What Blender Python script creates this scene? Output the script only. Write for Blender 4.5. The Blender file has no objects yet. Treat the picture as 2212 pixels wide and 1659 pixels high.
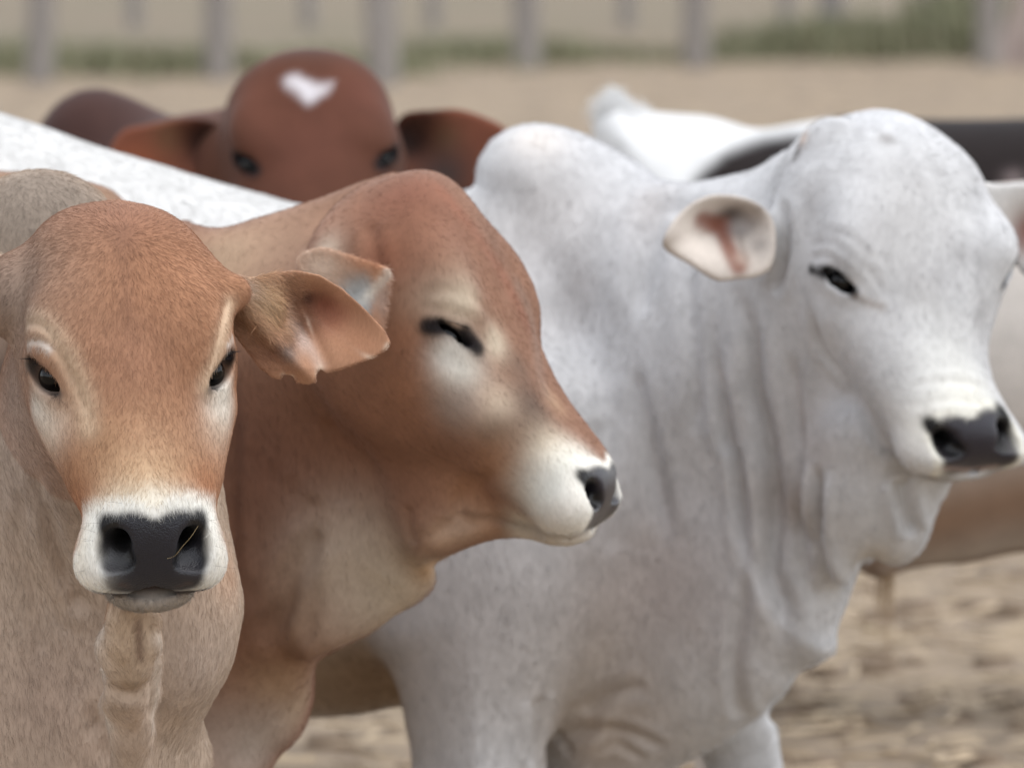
import bpy, math, random
import numpy as np
from mathutils import Vector, Matrix
from mathutils.bvhtree import BVHTree

random.seed(7)
rng = np.random.default_rng(11)
SC = bpy.context.scene
COL = SC.collection

# ------------------------------------------------------------------ camera
CAM_H = 1.70
PITCH = math.radians(3.8)
LENS, SENSOR = 200.0, 23.6
cam_d = bpy.data.cameras.new('camera')
cam = bpy.data.objects.new('camera', cam_d)
COL.objects.link(cam)
cam.location = (0, 0, CAM_H)
cam.rotation_euler = (math.pi / 2 - PITCH, 0, 0)
cam_d.lens = LENS
cam_d.sensor_width = SENSOR
cam_d.clip_start = 0.1
cam_d.clip_end = 3000
cam_d.dof.use_dof = True
cam_d.dof.focus_distance = 9.48
cam_d.dof.aperture_fstop = 5.6
cam_d.dof.aperture_blades = 0
SC.camera = cam

# ------------------------------------------------------------------ sky and sun
SUN_EL, SUN_AZ = math.radians(74), math.radians(105)     # veiled and almost overhead, a little to the right
w = bpy.data.worlds.new('World')
SC.world = w
w.use_nodes = True
nt = w.node_tree
bg = nt.nodes['Background']
sky = nt.nodes.new('ShaderNodeTexSky')
sky.sky_type = 'NISHITA'
sky.sun_disc = False
sky.sun_elevation = SUN_EL
sky.sun_rotation = SUN_AZ
sky.air_density = 1.0
sky.dust_density = 1.0
sky.ozone_density = 1.0
hs = nt.nodes.new('ShaderNodeHueSaturation')
hs.inputs['Saturation'].default_value = 0.22
nt.links.new(sky.outputs[0], hs.inputs['Color'])
nt.links.new(hs.outputs[0], bg.inputs['Color'])
bg.inputs['Strength'].default_value = 0.15
sun_d = bpy.data.lights.new('sun', 'SUN')
sun_d.energy = 0.6
sun_d.angle = math.radians(60)
sun_d.color = (1.0, 0.97, 0.92)
sun = bpy.data.objects.new('sun', sun_d)
COL.objects.link(sun)
sdir = Vector((math.sin(SUN_AZ) * math.cos(SUN_EL), math.cos(SUN_AZ) * math.cos(SUN_EL), math.sin(SUN_EL)))
sun.rotation_euler = sdir.to_track_quat('Z', 'Y').to_euler()
sun.location = (0, 0, 30)
SC.view_settings.view_transform = 'Standard'
SC.view_settings.look = 'None'
SC.view_settings.exposure = 1.2
SC.view_settings.gamma = 1.0
SC.cycles.use_denoising = True
SC.cycles.max_bounces = 6

# ------------------------------------------------------------------ helpers: picture to place
PXM = SENSOR / LENS / 2212.0                  # metres per photo pixel per metre of depth (photo at 2212 wide)
CP, SP = math.cos(PITCH), math.sin(PITCH)

def W(px, py, Y):
    """world point at depth Y seen at (px, py) of the 2212 x 1659 photograph"""
    cx = (px - 1106.0) * PXM
    cz = (829.5 - py) * PXM
    dx, dy, dz = cx, CP + cz * SP, -SP + cz * CP
    t = Y / dy
    return np.array([dx * t, Y, CAM_H + dz * t])

def to_px(P):
    P = np.asarray(P)
    x, y, z = P[..., 0], P[..., 1], P[..., 2] - CAM_H
    f = y * CP - z * SP
    u = y * SP + z * CP
    return x / f / PXM + 1106.0, 829.5 - u / f / PXM

def srgb(c):
    if isinstance(c, str):
        c = tuple(int(c[i:i + 2], 16) for i in (0, 2, 4))
    c = np.array(c, float) / 255.0
    return np.where(c <= 0.04045, c / 12.92, ((c + 0.055) / 1.055) ** 2.4)

# ------------------------------------------------------------------ helpers: implicit sculpting
def axis(lo, hi, flo, fhi, df, dc):
    """grid line positions, fine between flo and fhi and coarse outside"""
    mid = list(np.arange(flo, fhi + df * .5, df))
    up, s, p = [], df, mid[-1]
    while p < hi:
        s = min(s * 1.15, dc); p += s; up.append(p)
    dn, s, p = [], df, mid[0]
    while p > lo:
        s = min(s * 1.15, dc); p -= s; dn.append(p)
    return np.array(dn[::-1] + mid + up, dtype=np.float32)

class Grid:
    def __init__(s, xs, ys, zs, cap=.12):
        s.x, s.y, s.z = xs, ys, zs
        s.F = np.full((len(xs), len(ys), len(zs)), cap, np.float32)
    def add(s, fn, lo, hi, k=.02, mode='u', pad=None):
        pad = k + .03 if pad is None else pad
        i0, i1 = np.searchsorted(s.x, [lo[0] - pad, hi[0] + pad])
        j0, j1 = np.searchsorted(s.y, [lo[1] - pad, hi[1] + pad])
        k0, k1 = np.searchsorted(s.z, [lo[2] - pad, hi[2] + pad])
        if i1 <= i0 or j1 <= j0 or k1 <= k0:
            return
        X = s.x[i0:i1, None, None]; Y = s.y[None, j0:j1, None]; Z = s.z[None, None, k0:k1]
        d = fn(X, Y, Z).astype(np.float32)
        A = s.F[i0:i1, j0:j1, k0:k1]
        if mode == 'u':
            h = np.maximum(k - np.abs(A - d), 0) / k
            A[...] = np.minimum(A, d) - h * h * k * .25
        else:
            d = -d
            h = np.maximum(k - np.abs(A - d), 0) / k
            A[...] = np.maximum(A, d) + h * h * k * .25
    # -- primitives
    def ell(s, c, r, R=None, k=.02, mode='u'):
        """ellipsoid, centre c, radii r, R = 3x3 with the ellipsoid's axes as columns"""
        c = np.array(c, float); r = np.array(r, float)
        R = np.eye(3) if R is None else np.array(R, float)
        e = np.sqrt(((R * r[None, :]) ** 2).sum(1))
        def fn(X, Y, Z):
            x, y, z = X - c[0], Y - c[1], Z - c[2]
            a = (x * R[0, 0] + y * R[1, 0] + z * R[2, 0])
            b = (x * R[0, 1] + y * R[1, 1] + z * R[2, 1])
            d = (x * R[0, 2] + y * R[1, 2] + z * R[2, 2])
            k0 = np.sqrt((a / r[0]) ** 2 + (b / r[1]) ** 2 + (d / r[2]) ** 2)
            k1 = np.sqrt((a / r[0] ** 2) ** 2 + (b / r[1] ** 2) ** 2 + (d / r[2] ** 2) ** 2) + 1e-9
            return k0 * (k0 - 1) / k1
        s.add(fn, c - e, c + e, k, mode)
    def cap(s, a, b, ra, rb, k=.02, mode='u'):
        a = np.array(a, float); b = np.array(b, float)
        ba = b - a; L2 = (ba ** 2).sum() + 1e-12
        def fn(X, Y, Z):
            x, y, z = X - a[0], Y - a[1], Z - a[2]
            t = np.clip((x * ba[0] + y * ba[1] + z * ba[2]) / L2, 0, 1)
            return np.sqrt((x - ba[0] * t) ** 2 + (y - ba[1] * t) ** 2 + (z - ba[2] * t) ** 2) - (ra + (rb - ra) * t)
        r = max(ra, rb)
        s.add(fn, np.minimum(a, b) - r, np.maximum(a, b) + r, k, mode)
    def chain(s, pts, rad, k=.02, mode='u'):
        for (a, b, ra, rb) in zip(pts[:-1], pts[1:], rad[:-1], rad[1:]):
            s.cap(a, b, ra, rb, k, mode)
    def plate(s, poly, Y, T, R, ax=0., az=0., k=.02, mode='u', mid=None, smooth=True, x0=None):
        """inflated outline: photo-pixel outline taken at depth Y, half thickness T, edge radius R; ax, az lean it"""
        P = outline(poly, Y, smooth)
        lo2, hi2 = P.min(0), P.max(0)
        xc = .5 * (lo2[0] + hi2[0]) if x0 is None else x0
        zc = .5 * (lo2[1] + hi2[1])
        def fn(X, Yy, Z):
            D = sdf2(P, X[:, 0, 0], Z[0, 0, :])[:, None, :]
            yc = Y + ax * (X - xc) + az * (Z - zc)
            if mid is not None:
                yc = yc + mid(X, Z)
            q = np.sqrt((np.maximum(R + D, 0) / R) ** 2 + ((Yy - yc) / T) ** 2) - 1
            return q * min(R, T)
        dy = abs(ax) * (hi2[0] - lo2[0]) / 2 + abs(az) * (hi2[1] - lo2[1]) / 2 + T + (.06 if mid is not None else 0)
        s.add(fn, (lo2[0], Y - dy, lo2[1]), (hi2[0], Y + dy, hi2[1]), k, mode)

def trim(g, poly, k=.02, Yref=10.):
    """carve the block back to the outline in which the animal stands against what is behind it"""
    P = outline(poly, Yref, True)
    lo, hi = P.min(0) - .2, P.max(0) + .2
    xs, zs = np.arange(lo[0], hi[0], .004), np.arange(lo[1], hi[1], .004)
    D = sdf2(P, xs, zs)
    m = np.nonzero(g.F < .06)
    X, Y, Z = g.x[m[0]], g.y[m[1]], g.z[m[2]]
    px, py = to_px(np.stack([X, Y, Z], 1))
    cz = (829.5 - py) * PXM
    dy = CP + cz * SP
    t = Yref / dy
    x = (px - 1106) * PXM * t; z = CAM_H + (-SP + cz * CP) * t
    fi = np.clip((x - xs[0]) / .004, 0, len(xs) - 2); fj = np.clip((z - zs[0]) / .004, 0, len(zs) - 2)
    i, j = fi.astype(int), fj.astype(int); a, b = fi - i, fj - j
    d = (D[i, j] * (1 - a) * (1 - b) + D[i + 1, j] * a * (1 - b) + D[i, j + 1] * (1 - a) * b + D[i + 1, j + 1] * a * b) * Y / Yref
    A = g.F[m]
    h = np.maximum(k - np.abs(A - d), 0) / k
    g.F[m] = np.maximum(A, d) + h * h * k * .25

def outline(poly, Y, smooth=True):
    P = np.array([W(a, b, Y)[[0, 2]] for a, b in poly])
    return catmull(P, True, 5) if smooth else P

def catmull(P, closed=True, n=5):
    P = np.asarray(P, float)
    if closed:
        Q = np.vstack([P[-1:], P, P[:2]])
    else:
        Q = np.vstack([P[:1], P, P[-1:]])
    out = []
    m = len(P) if closed else len(P) - 1
    for i in range(m):
        p0, p1, p2, p3 = Q[i], Q[i + 1], Q[i + 2], Q[i + 3]
        for t in np.arange(n) / n:
            out.append(.5 * ((2 * p1) + (-p0 + p2) * t + (2 * p0 - 5 * p1 + 4 * p2 - p3) * t * t + (-p0 + 3 * p1 - 3 * p2 + p3) * t ** 3))
    if not closed:
        out.append(P[-1])
    return np.array(out)

def sdf2(P, xs, zs):
    X, Z = np.meshgrid(xs.astype(np.float64), zs.astype(np.float64), indexing='ij')
    best = np.full(X.shape, 1e9); inside = np.zeros(X.shape, bool)
    n = len(P)
    for i in range(n):
        a, b = P[i], P[(i + 1) % n]
        e = b - a
        L2 = (e ** 2).sum()
        if L2 < 1e-14: continue
        t = np.clip(((X - a[0]) * e[0] + (Z - a[1]) * e[1]) / L2, 0, 1)
        d = (X - a[0] - e[0] * t) ** 2 + (Z - a[1] - e[1] * t) ** 2
        best = np.minimum(best, d)
        c = (a[1] > Z) != (b[1] > Z)
        if c.any():
            xx = a[0] + (Z - a[1]) * e[0] / (e[1] if abs(e[1]) > 1e-12 else 1e-12)
            inside ^= c & (X < xx)
    d = np.sqrt(best)
    return np.where(inside, -d, d)

def surface(g, smooth=2):
    """surface nets on the grid: vertices (N,3) and quads (M,4)"""
    F = g.F; S = F < 0
    c = np.zeros(tuple(n - 1 for n in F.shape), np.int8)
    for a in (0, 1):
        for b in (0, 1):
            for d in (0, 1):
                c += S[a:c.shape[0] + a, b:c.shape[1] + b, d:c.shape[2] + d]
    act = (c > 0) & (c < 8)
    I, J, K = np.nonzero(act)
    idx = np.full(act.shape, -1, np.int32)
    idx[I, J, K] = np.arange(len(I))
    acc = np.zeros((len(I), 3)); cnt = np.zeros(len(I))
    corners = [(a, b, d) for a in (0, 1) for b in (0, 1) for d in (0, 1)]
    vals = {cn: F[I + cn[0], J + cn[1], K + cn[2]].astype(np.float64) for cn in corners}
    for ax_ in range(3):
        for cn in corners:
            if cn[ax_]: continue
            c2 = list(cn); c2[ax_] = 1; c2 = tuple(c2)
            f0, f1 = vals[cn], vals[c2]
            m = (f0 < 0) != (f1 < 0)
            t = np.where(m, f0 / np.where(m, f0 - f1, 1), 0)
            p = np.tile(np.array(cn, float), (len(I), 1)); p[:, ax_] = t
            acc[m] += p[m]; cnt[m] += 1
    p = acc / np.maximum(cnt, 1)[:, None] + np.stack([I, J, K], 1)
    V = np.stack([np.interp(p[:, 0], np.arange(len(g.x)), g.x), np.interp(p[:, 1], np.arange(len(g.y)), g.y),
                  np.interp(p[:, 2], np.arange(len(g.z)), g.z)], 1)
    quads = []
    for ax_ in range(3):
        sl0 = [slice(1, -1)] * 3; sl1 = [slice(1, -1)] * 3
        sl0[ax_] = slice(0, -1); sl1[ax_] = slice(1, None)
        A, B = S[tuple(sl0)], S[tuple(sl1)]
        E = np.argwhere(A != B)
        off = np.ones(3, int); off[ax_] = 0
        E0 = E + off
        flip = A[tuple(E.T)]
        o1, o2 = [i for i in range(3) if i != ax_]
        def cell(d1, d2):
            q = E0.copy(); q[:, o1] -= d1; q[:, o2] -= d2
            return idx[q[:, 0], q[:, 1], q[:, 2]]
        Q = np.stack([cell(0, 0), cell(1, 0), cell(1, 1), cell(0, 1)], 1)
        if ax_ == 1: flip = ~flip
        Q[~flip] = Q[~flip][:, ::-1]
        quads.append(Q)
    Q = np.vstack(quads)
    Q = Q[(Q >= 0).all(1)]
    for _ in range(smooth):
        V = laplace(V, Q, .5)
    return V, Q

def edges_of(Q):
    E = np.vstack([Q[:, [0, 1]], Q[:, [1, 2]], Q[:, [2, 3]], Q[:, [3, 0]]])
    return E

def laplace(V, Q, f=.5):
    E = edges_of(Q)
    n = len(V)
    cnt = np.bincount(E[:, 0], minlength=n) + np.bincount(E[:, 1], minlength=n)
    out = np.zeros_like(V)
    for a in range(V.shape[1]):
        out[:, a] = np.bincount(E[:, 0], V[E[:, 1], a], n) + np.bincount(E[:, 1], V[E[:, 0], a], n)
    out /= np.maximum(cnt, 1)[:, None]
    return V * (1 - f) + out * f

def normals(V, Q):
    n = np.cross(V[Q[:, 2]] - V[Q[:, 0]], V[Q[:, 3]] - V[Q[:, 1]])
    N = np.zeros_like(V)
    for c in range(4):
        for a in range(3):
            N[:, a] += np.bincount(Q[:, c], n[:, a], len(V))
    return N / (np.linalg.norm(N, axis=1)[:, None] + 1e-12)

def make_mesh(name, V, Q, mat, parent=None, attrs=None, smooth=True):
    me = bpy.data.meshes.new(name)
    V = np.asarray(V, np.float32); Q = np.asarray(Q, np.int32)
    k = Q.shape[1]
    me.vertices.add(len(V)); me.vertices.foreach_set('co', V.ravel())
    me.loops.add(Q.size); me.loops.foreach_set('vertex_index', Q.ravel())
    me.polygons.add(len(Q))
    me.polygons.foreach_set('loop_start', np.arange(0, Q.size, k, dtype=np.int32))
    me.polygons.foreach_set('use_smooth', np.full(len(Q), smooth))
    me.update(calc_edges=True)
    for nm, v in (attrs or {}).items():
        if v.ndim == 2:
            a = me.attributes.new(nm, 'FLOAT_COLOR', 'POINT')
            a.data.foreach_set('color', np.hstack([v, np.ones((len(v), 1))]).astype(np.float32).ravel())
        else:
            a = me.attributes.new(nm, 'FLOAT', 'POINT')
            a.data.foreach_set('value', v.astype(np.float32))
    me.materials.append(mat)
    o = bpy.data.objects.new(name, me)
    COL.objects.link(o)
    if parent is not None: o.parent = parent
    return o

def tag(o, label=None, cat=None, group=None, kind=None):
    for k, v in (('label', label), ('category', cat), ('group', group), ('kind', kind)):
        if v: o[k] = v
    return o

# ------------------------------------------------------------------ helpers: working on the sculpted surface
class Skin:
    """vertices, quads, colour, gloss of one sculpted body, with tools that act at places on its surface"""
    def __init__(s, V, Q, base):
        s.V, s.Q = V, Q
        s.C = np.tile(srgb(base), (len(V), 1))
        s.rough = np.full(len(V), .75)
        s.fur = np.ones(len(V))
        s.N = normals(V, Q); s.bvh = None; s.q = None
    def tree(s):
        if s.bvh is None:
            s.bvh = BVHTree.FromPolygons(s.V.tolist(), s.Q.tolist())
        return s.bvh
    def at(s, px, py):
        """the place on this body that the photograph shows at (px, py)"""
        d = W(px, py, 10.) - np.array([0, 0, CAM_H])
        h = s.tree().ray_cast(Vector((0, 0, CAM_H)), Vector(d).normalized())
        if h[0] is None:
            h2 = s.tree().find_nearest(Vector(W(px, py, s.V[:, 1].min() + .25)))
            return np.array(h2[0])
        return np.array(h[0])
    def line(s, pts, n=6):
        P = np.array([s.at(a, b) for a, b in pts])
        return catmull(P, False, n) if len(P) > 2 else np.linspace(P[0], P[1], n + 1)
    def dist(s, L):
        lo, hi = L.min(0) - .12, L.max(0) + .12
        m = np.nonzero(((s.V > lo) & (s.V < hi)).all(1))[0]
        P = s.V[m]; best = np.full(len(m), 1e9); tt = np.zeros(len(m))
        for i in range(len(L) - 1):
            a, e = L[i], L[i + 1] - L[i]
            t = np.clip(((P - a) @ e) / (e @ e + 1e-12), 0, 1)
            d = np.linalg.norm(P - a - t[:, None] * e, axis=1)
            u = d < best
            best[u] = d[u]; tt[u] = (i + t[u]) / (len(L) - 1)
        return m, best, tt
    def crease(s, pts, width, depth, ridge=.4, side=None):
        """a skin fold: groove along pts with raised lips"""
        L = s.line(pts) if not isinstance(pts, np.ndarray) else pts
        m, d, t = s.dist(L)
        fade = np.clip(np.minimum(t, 1 - t) / .18, 0, 1)
        fade = fade * fade * (3 - 2 * fade)
        a = -depth * np.exp(-(d / width) ** 2) + ridge * depth * np.exp(-((d - 2 * width) / width) ** 2)
        s.V[m] += s.N[m] * (a * fade)[:, None]
    def bump(s, pts, width, h):
        L = s.line(pts) if len(pts) > 1 else np.array([s.at(*pts[0])] * 2)
        m, d, t = s.dist(L)
        s.V[m] += s.N[m] * (h * np.exp(-(d / width) ** 2))[:, None]
    def renew(s):
        s.N = normals(s.V, s.Q); s.bvh = None
    def dab(s, px, py, r, col, a=1., p=2., sx=1., sz=1., sy=1.):
        """coat colour laid round a place; r in metres"""
        c = s.at(px, py) if not isinstance(px, np.ndarray) else px
        d = np.sqrt(((s.V[:, 0] - c[0]) / sx) ** 2 + ((s.V[:, 1] - c[1]) / sy) ** 2 + ((s.V[:, 2] - c[2]) / sz) ** 2) / r
        w_ = (a * np.exp(-d ** p))[:, None]
        s.C = s.C * (1 - w_) + srgb(col) * w_
    def stroke(s, pts, r, col, a=1., p=2.):
        L = s.line(pts) if not isinstance(pts, np.ndarray) else pts
        m, d, t = s.dist(L)
        w_ = (a * np.exp(-(d / r) ** p))[:, None]
        s.C[m] = s.C[m] * (1 - w_) + srgb(col) * w_
    def attrs(s):
        l = s.C @ np.array([.30, .59, .11])
        s.C = np.clip(l[:, None] + (s.C - l[:, None]) * .86, 0, 1)
        return {'coat': np.clip(s.C, 0, 1), 'rough': s.rough}

def warp_of(pairs, Y, sig=.06):
    """smooth sculpting push in the x-z plane that carries each first place onto the second"""
    A = np.array([W(a, b, Y)[[0, 2]] for (a, b, c, d) in pairs])
    B = np.array([W(c, d, Y)[[0, 2]] for (a, b, c, d) in pairs])
    G = np.exp(-((A[:, None] - A[None]) ** 2).sum(2) / sig ** 2) + 1e-3 * np.eye(len(A))
    Wt = np.linalg.solve(G, B - A)
    def f(V, wt=None):
        D = np.zeros((len(V), 2))
        for i in range(len(A)):
            D += np.exp(-((V[:, [0, 2]] - A[i]) ** 2).sum(1) / sig ** 2)[:, None] * Wt[i]
        if wt is not None: D *= wt[:, None]
        V = V.copy(); V[:, [0, 2]] += D
        return V
    return f

# ------------------------------------------------------------------ the head of a zebu
class Pose:
    """head frame: q = (across, along the face from poll to nose, out of the face), all in head lengths"""
    def __init__(s, px, py, Y, L, tilt, yaw, roll=0.):
        a, y, r = map(math.radians, (tilt, yaw, roll))
        U = np.array([0, -math.sin(a), -math.cos(a)]); Z = np.array([0, -math.cos(a), math.sin(a)]); X = np.array([1., 0, 0])
        Ry = np.array([[math.cos(y), -math.sin(y), 0], [math.sin(y), math.cos(y), 0], [0, 0, 1]])
        Rr = np.array([[math.cos(r), 0, math.sin(r)], [0, 1, 0], [-math.sin(r), 0, math.cos(r)]])
        s.M = Rr @ Ry @ np.stack([X, U, Z], 1)
        s.L = L
        s.o = np.zeros(3)
        s.o = W(px, py, Y) - s.pt(0, .44, .02)         # (px, py, Y) is the middle of the forehead between the eyes
    def pt(s, x, u, z):
        return s.o + s.L * (s.M @ np.array([x, u, z], float))
    def vec(s, x, u, z):
        v = s.M @ np.array([x, u, z], float)
        return v / np.linalg.norm(v)
    def loc(s, V):
        return ((V - s.o) @ s.M) / s.L
    def frame(s, *cols):
        return np.stack([s.vec(*c) for c in cols], 1)

U_ = np.array([-.05, 0., .05, .12, .20, .30, .40, .50, .60, .70, .80, .88, .95, 1.0, 1.08])
HALF = np.array([.115, .160, .198, .230, .246, .249, .243, .226, .203, .178, .158, .150, .150, .145, .14])
TOP = np.array([-.12, -.055, -.01, .03, .052, .060, .050, .030, .012, .002, -.004, -.008, -.02, -.05, -.09])
BOT = np.array([-.25, -.28, -.33, -.38, -.42, -.445, -.44, -.41, -.365, -.315, -.27, -.24, -.22, -.21, -.20])
UF = np.linspace(-.05, 1.08, 400)
def cubic(T):
    P = catmull(np.stack([U_, T], 1), False, 12)
    return np.interp(UF, P[:, 0], P[:, 1])
HALF_F, TOP_F, BOT_F = cubic(HALF), cubic(TOP), cubic(BOT)
NPAD = (0, .72, .69)      # the way the nose pad faces
TPAD = (0, .69, -.72)     # down along the nose pad

def front(P, x, t, n=0.):
    """a place on the nose pad: x across, t down, n out"""
    return P.pt(x, .885 + .69 * t + .72 * n, -.056 - .72 * t + .69 * n)

def head(g, P, mouth_r=1., chin=1., slit=.013, jaw=1., wide=1., dome=0., mus=1., eye_l=.028, lips=1.):
    L = P.L
    def smax(p, q, kk):
        t = np.maximum(kk - np.abs(p - q), 0) / kk
        return np.maximum(p, q) + t * t * kk * .25
    def loft(X, Y, Z):
        x, y, z = (X - P.o[0]) / L, (Y - P.o[1]) / L, (Z - P.o[2]) / L
        M = P.M
        a = x * M[0, 0] + y * M[1, 0] + z * M[2, 0]
        u = x * M[0, 1] + y * M[1, 1] + z * M[2, 1]
        h = x * M[0, 2] + y * M[1, 2] + z * M[2, 2]
        sh = a.shape
        uf = u.ravel()
        wv = np.interp(uf, UF, HALF_F).reshape(sh) * wide
        zt = (np.interp(uf, UF, TOP_F) + dome * np.exp(-((uf - .2) / .14) ** 2)).reshape(sh)
        zb = np.interp(uf, UF, BOT_F).reshape(sh) * jaw
        zm = zt - (zt - zb) * .45
        up = h > zm
        hh = np.where(up, zt - zm, zm - zb)
        v = np.abs(h - zm) / hh
        wv = wv * np.where(up, 1., 1 - .34 * np.clip(v, 0, 1.2) ** 1.6)
        nn = np.where(up, 2.5, 2.4)
        r = ((np.abs(a) / wv) ** nn + v ** nn) ** (1 / nn)
        d = (r - 1) * np.minimum(wv, hh)
        d = smax(d, -(u - .005) * .97 + (h + .06) * .25 + a * a * .75, .16)
        d = smax(d, (u - .885) * .72 + (h + .056) * .69 + a * a * .9, .05)
        d = smax(d, (u - .950) * .96 - (h + .2) * .28 + a * a * 1.5, .07)
        return d * L
    cs = np.array([P.pt(a, b, c) for a in (-.3, .3) for b in (-.05, 1.05) for c in (-.5, .15)])
    g.add(loft, cs.min(0), cs.max(0), k=.03, pad=.02)
    I = P.frame((1, 0, 0), (0, 1, 0), (0, 0, 1))
    FR = P.frame((1, 0, 0), TPAD, NPAD)
    for s in (-1, 1):
        g.ell(P.pt(s * .105 * wide, .36, -.27), (.080 * L, .19 * L, .145 * L), I, .07)            # cheek
        g.ell(P.pt(s * .172 * wide, .365, -.010), (.052 * L, .075 * L, .040 * L), P.frame((1, 0, -.5), (.0, 1, 0), (.5, 0, 1)), .05)   # brow
        g.cap(P.pt(s * .178 * wide, .52, -.13), P.pt(s * .135 * wide, .68, -.13), .024 * L, .018 * L, .05)      # cheek bone
        g.ell(front(P, s * .102 * mus, .046, -.065), (.060 * L * lips, .058 * L, .075 * L), FR, .025)         # upper lip
        e, n, R = eye_frame(P, s, wide)
        g.ell(e, (.040 * L, (eye_l + .008), .034 * L + .002), R, .022)                              # lids
    g.ell(front(P, 0, .108 + .030 * chin, -.085), (.094 * L * (.7 + .3 * chin), .036 * L * chin, .075 * L), FR, .016)     # chin
    g.ell(front(P, 0, .005, -.045), (.125 * L * mus, .085 * L, .055 * L), FR, .02)                  # nose pad
    # carving: mouth, nostrils, eye slits
    mouth = [front(P, x, t, n) for x, t, n in ((-.165, .085, -.20), (-.145, .112, -.12), (-.09, .112, -.055), (0, .106, -.016), (.09, .112, -.055), (.145, .112, -.12), (.165, .085, -.20))]
    g.chain(mouth, [r_ * mouth_r for r_ in (.008, .009, .007, .0065, .007, .009, .008)], .005, 's')
    for s in (-1, 1):
        ns = [front(P, s * x * mus, t, n) for x, t, n in ((.110, -.052, .004), (.104, -.022, .008), (.086, .010, .004), (.060, .024, .002))]
        g.chain(ns, [.005, .011, .0145, .009], .008, 's')
        g.cap(front(P, s * .090, -.012, .0), front(P, s * .055, .0, -.09), .013, .010, .012, 's')
        e, n, R = eye_frame(P, s, wide)
        g.ell(e + n * .020, (.030, eye_l, slit), R, .004, 's')
        g.ell(e, (.035 * L,) * 3, R, .004, 's')

def eye_frame(P, s, wide=1.):
    e = P.pt(s * .185 * wide, .450, -.060)
    n = P.vec(s * .66, .15, .73)
    return e, n, ortho(n, P.vec(-s * .62, .75, .15))

def ortho(n, m):
    m = m - n * (n @ m); m /= np.linalg.norm(m)
    return np.stack([n, m, np.cross(n, m)], 1)

# ------------------------------------------------------------------ materials
def mat_coat(name='coat', bump=.12, scale=1., speck=.16):
    m = bpy.data.materials.new(name); m.use_nodes = True
    n = m.node_tree; b = n.nodes['Principled BSDF']
    at = n.nodes.new('ShaderNodeAttribute'); at.attribute_name = 'coat'
    ar = n.nodes.new('ShaderNodeAttribute'); ar.attribute_name = 'rough'
    tc = n.nodes.new('ShaderNodeTexCoord')
    mp = n.nodes.new('ShaderNodeMapping'); mp.inputs['Scale'].default_value = (420 * scale, 420 * scale, 95 * scale)
    no = n.nodes.new('ShaderNodeTexNoise'); no.inputs['Scale'].default_value = 1; no.inputs['Detail'].default_value = 3
    no2 = n.nodes.new('ShaderNodeTexNoise'); no2.inputs['Scale'].default_value = 22; no2.inputs['Detail'].default_value = 5
    n.links.new(tc.outputs['Object'], mp.inputs[0]); n.links.new(mp.outputs[0], no.inputs['Vector'])
    n.links.new(tc.outputs['Object'], no2.inputs['Vector'])
    ad = n.nodes.new('ShaderNodeMath'); ad.operation = 'ADD'
    n.links.new(no.outputs[0], ad.inputs[0]); n.links.new(no2.outputs[0], ad.inputs[1])
    mr = n.nodes.new('ShaderNodeMapRange'); mr.inputs['From Min'].default_value = .6; mr.inputs['From Max'].default_value = 1.4
    mr.inputs['To Min'].default_value = 1 - speck; mr.inputs['To Max'].default_value = 1 + speck
    n.links.new(ad.outputs[0], mr.inputs[0])
    mx = n.nodes.new('ShaderNodeVectorMath'); mx.operation = 'SCALE'
    n.links.new(at.outputs['Color'], mx.inputs[0]); n.links.new(mr.outputs[0], mx.inputs['Scale'])
    n.links.new(mx.outputs[0], b.inputs['Base Color'])
    n.links.new(ar.outputs['Fac'], b.inputs['Roughness'])
    bp = n.nodes.new('ShaderNodeBump'); bp.inputs['Strength'].default_value = bump; bp.inputs['Distance'].default_value = .002
    n.links.new(no.outputs[0], bp.inputs['Height']); n.links.new(bp.outputs[0], b.inputs['Normal'])
    vo = n.nodes.new('ShaderNodeTexVoronoi'); vo.inputs['Scale'].default_value = 520
    n.links.new(tc.outputs['Object'], vo.inputs['Vector'])
    k_ = n.nodes.new('ShaderNodeMapRange'); k_.inputs['From Min'].default_value = .75; k_.inputs['From Max'].default_value = .35
    n.links.new(ar.outputs['Fac'], k_.inputs[0])
    b2 = n.nodes.new('ShaderNodeBump'); b2.inputs['Distance'].default_value = .0012; b2.invert = True
    mm = n.nodes.new('ShaderNodeMath'); mm.operation = 'MULTIPLY'; mm.inputs[1].default_value = .35
    n.links.new(k_.outputs[0], mm.inputs[0]); n.links.new(mm.outputs[0], b2.inputs['Strength'])
    n.links.new(vo.outputs['Distance'], b2.inputs['Height']); n.links.new(bp.outputs[0], b2.inputs['Normal'])
    n.links.new(b2.outputs[0], b.inputs['Normal'])
    sp = n.nodes.new('ShaderNodeMapRange'); sp.inputs['From Min'].default_value = .75; sp.inputs['From Max'].default_value = .35
    sp.inputs['To Min'].default_value = .12; sp.inputs['To Max'].default_value = .42
    n.links.new(ar.outputs['Fac'], sp.inputs[0]); n.links.new(sp.outputs[0], b.inputs['Specular IOR Level'])
    b.inputs['Sheen Weight'].default_value = .04
    b.inputs['Sheen Roughness'].default_value = .5
    return m

def mat_simple(name, col, rough=.6, spec=.5, coat=0.):
    m = bpy.data.materials.new(name); m.use_nodes = True
    b = m.node_tree.nodes['Principled BSDF']
    b.inputs['Base Color'].default_value = (*srgb(col), 1)
    b.inputs['Roughness'].default_value = rough
    b.inputs['Specular IOR Level'].default_value = spec
    b.inputs['Coat Weight'].default_value = coat
    b.inputs['Coat Roughness'].default_value = .03
    return m

M_COAT = mat_coat()
M_EYE = mat_simple('wet_dark_eye', '060505', .10, .30, 0.)
M_LASH = mat_simple('lash_hair', '1c1a1c', .6, .3)

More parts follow.
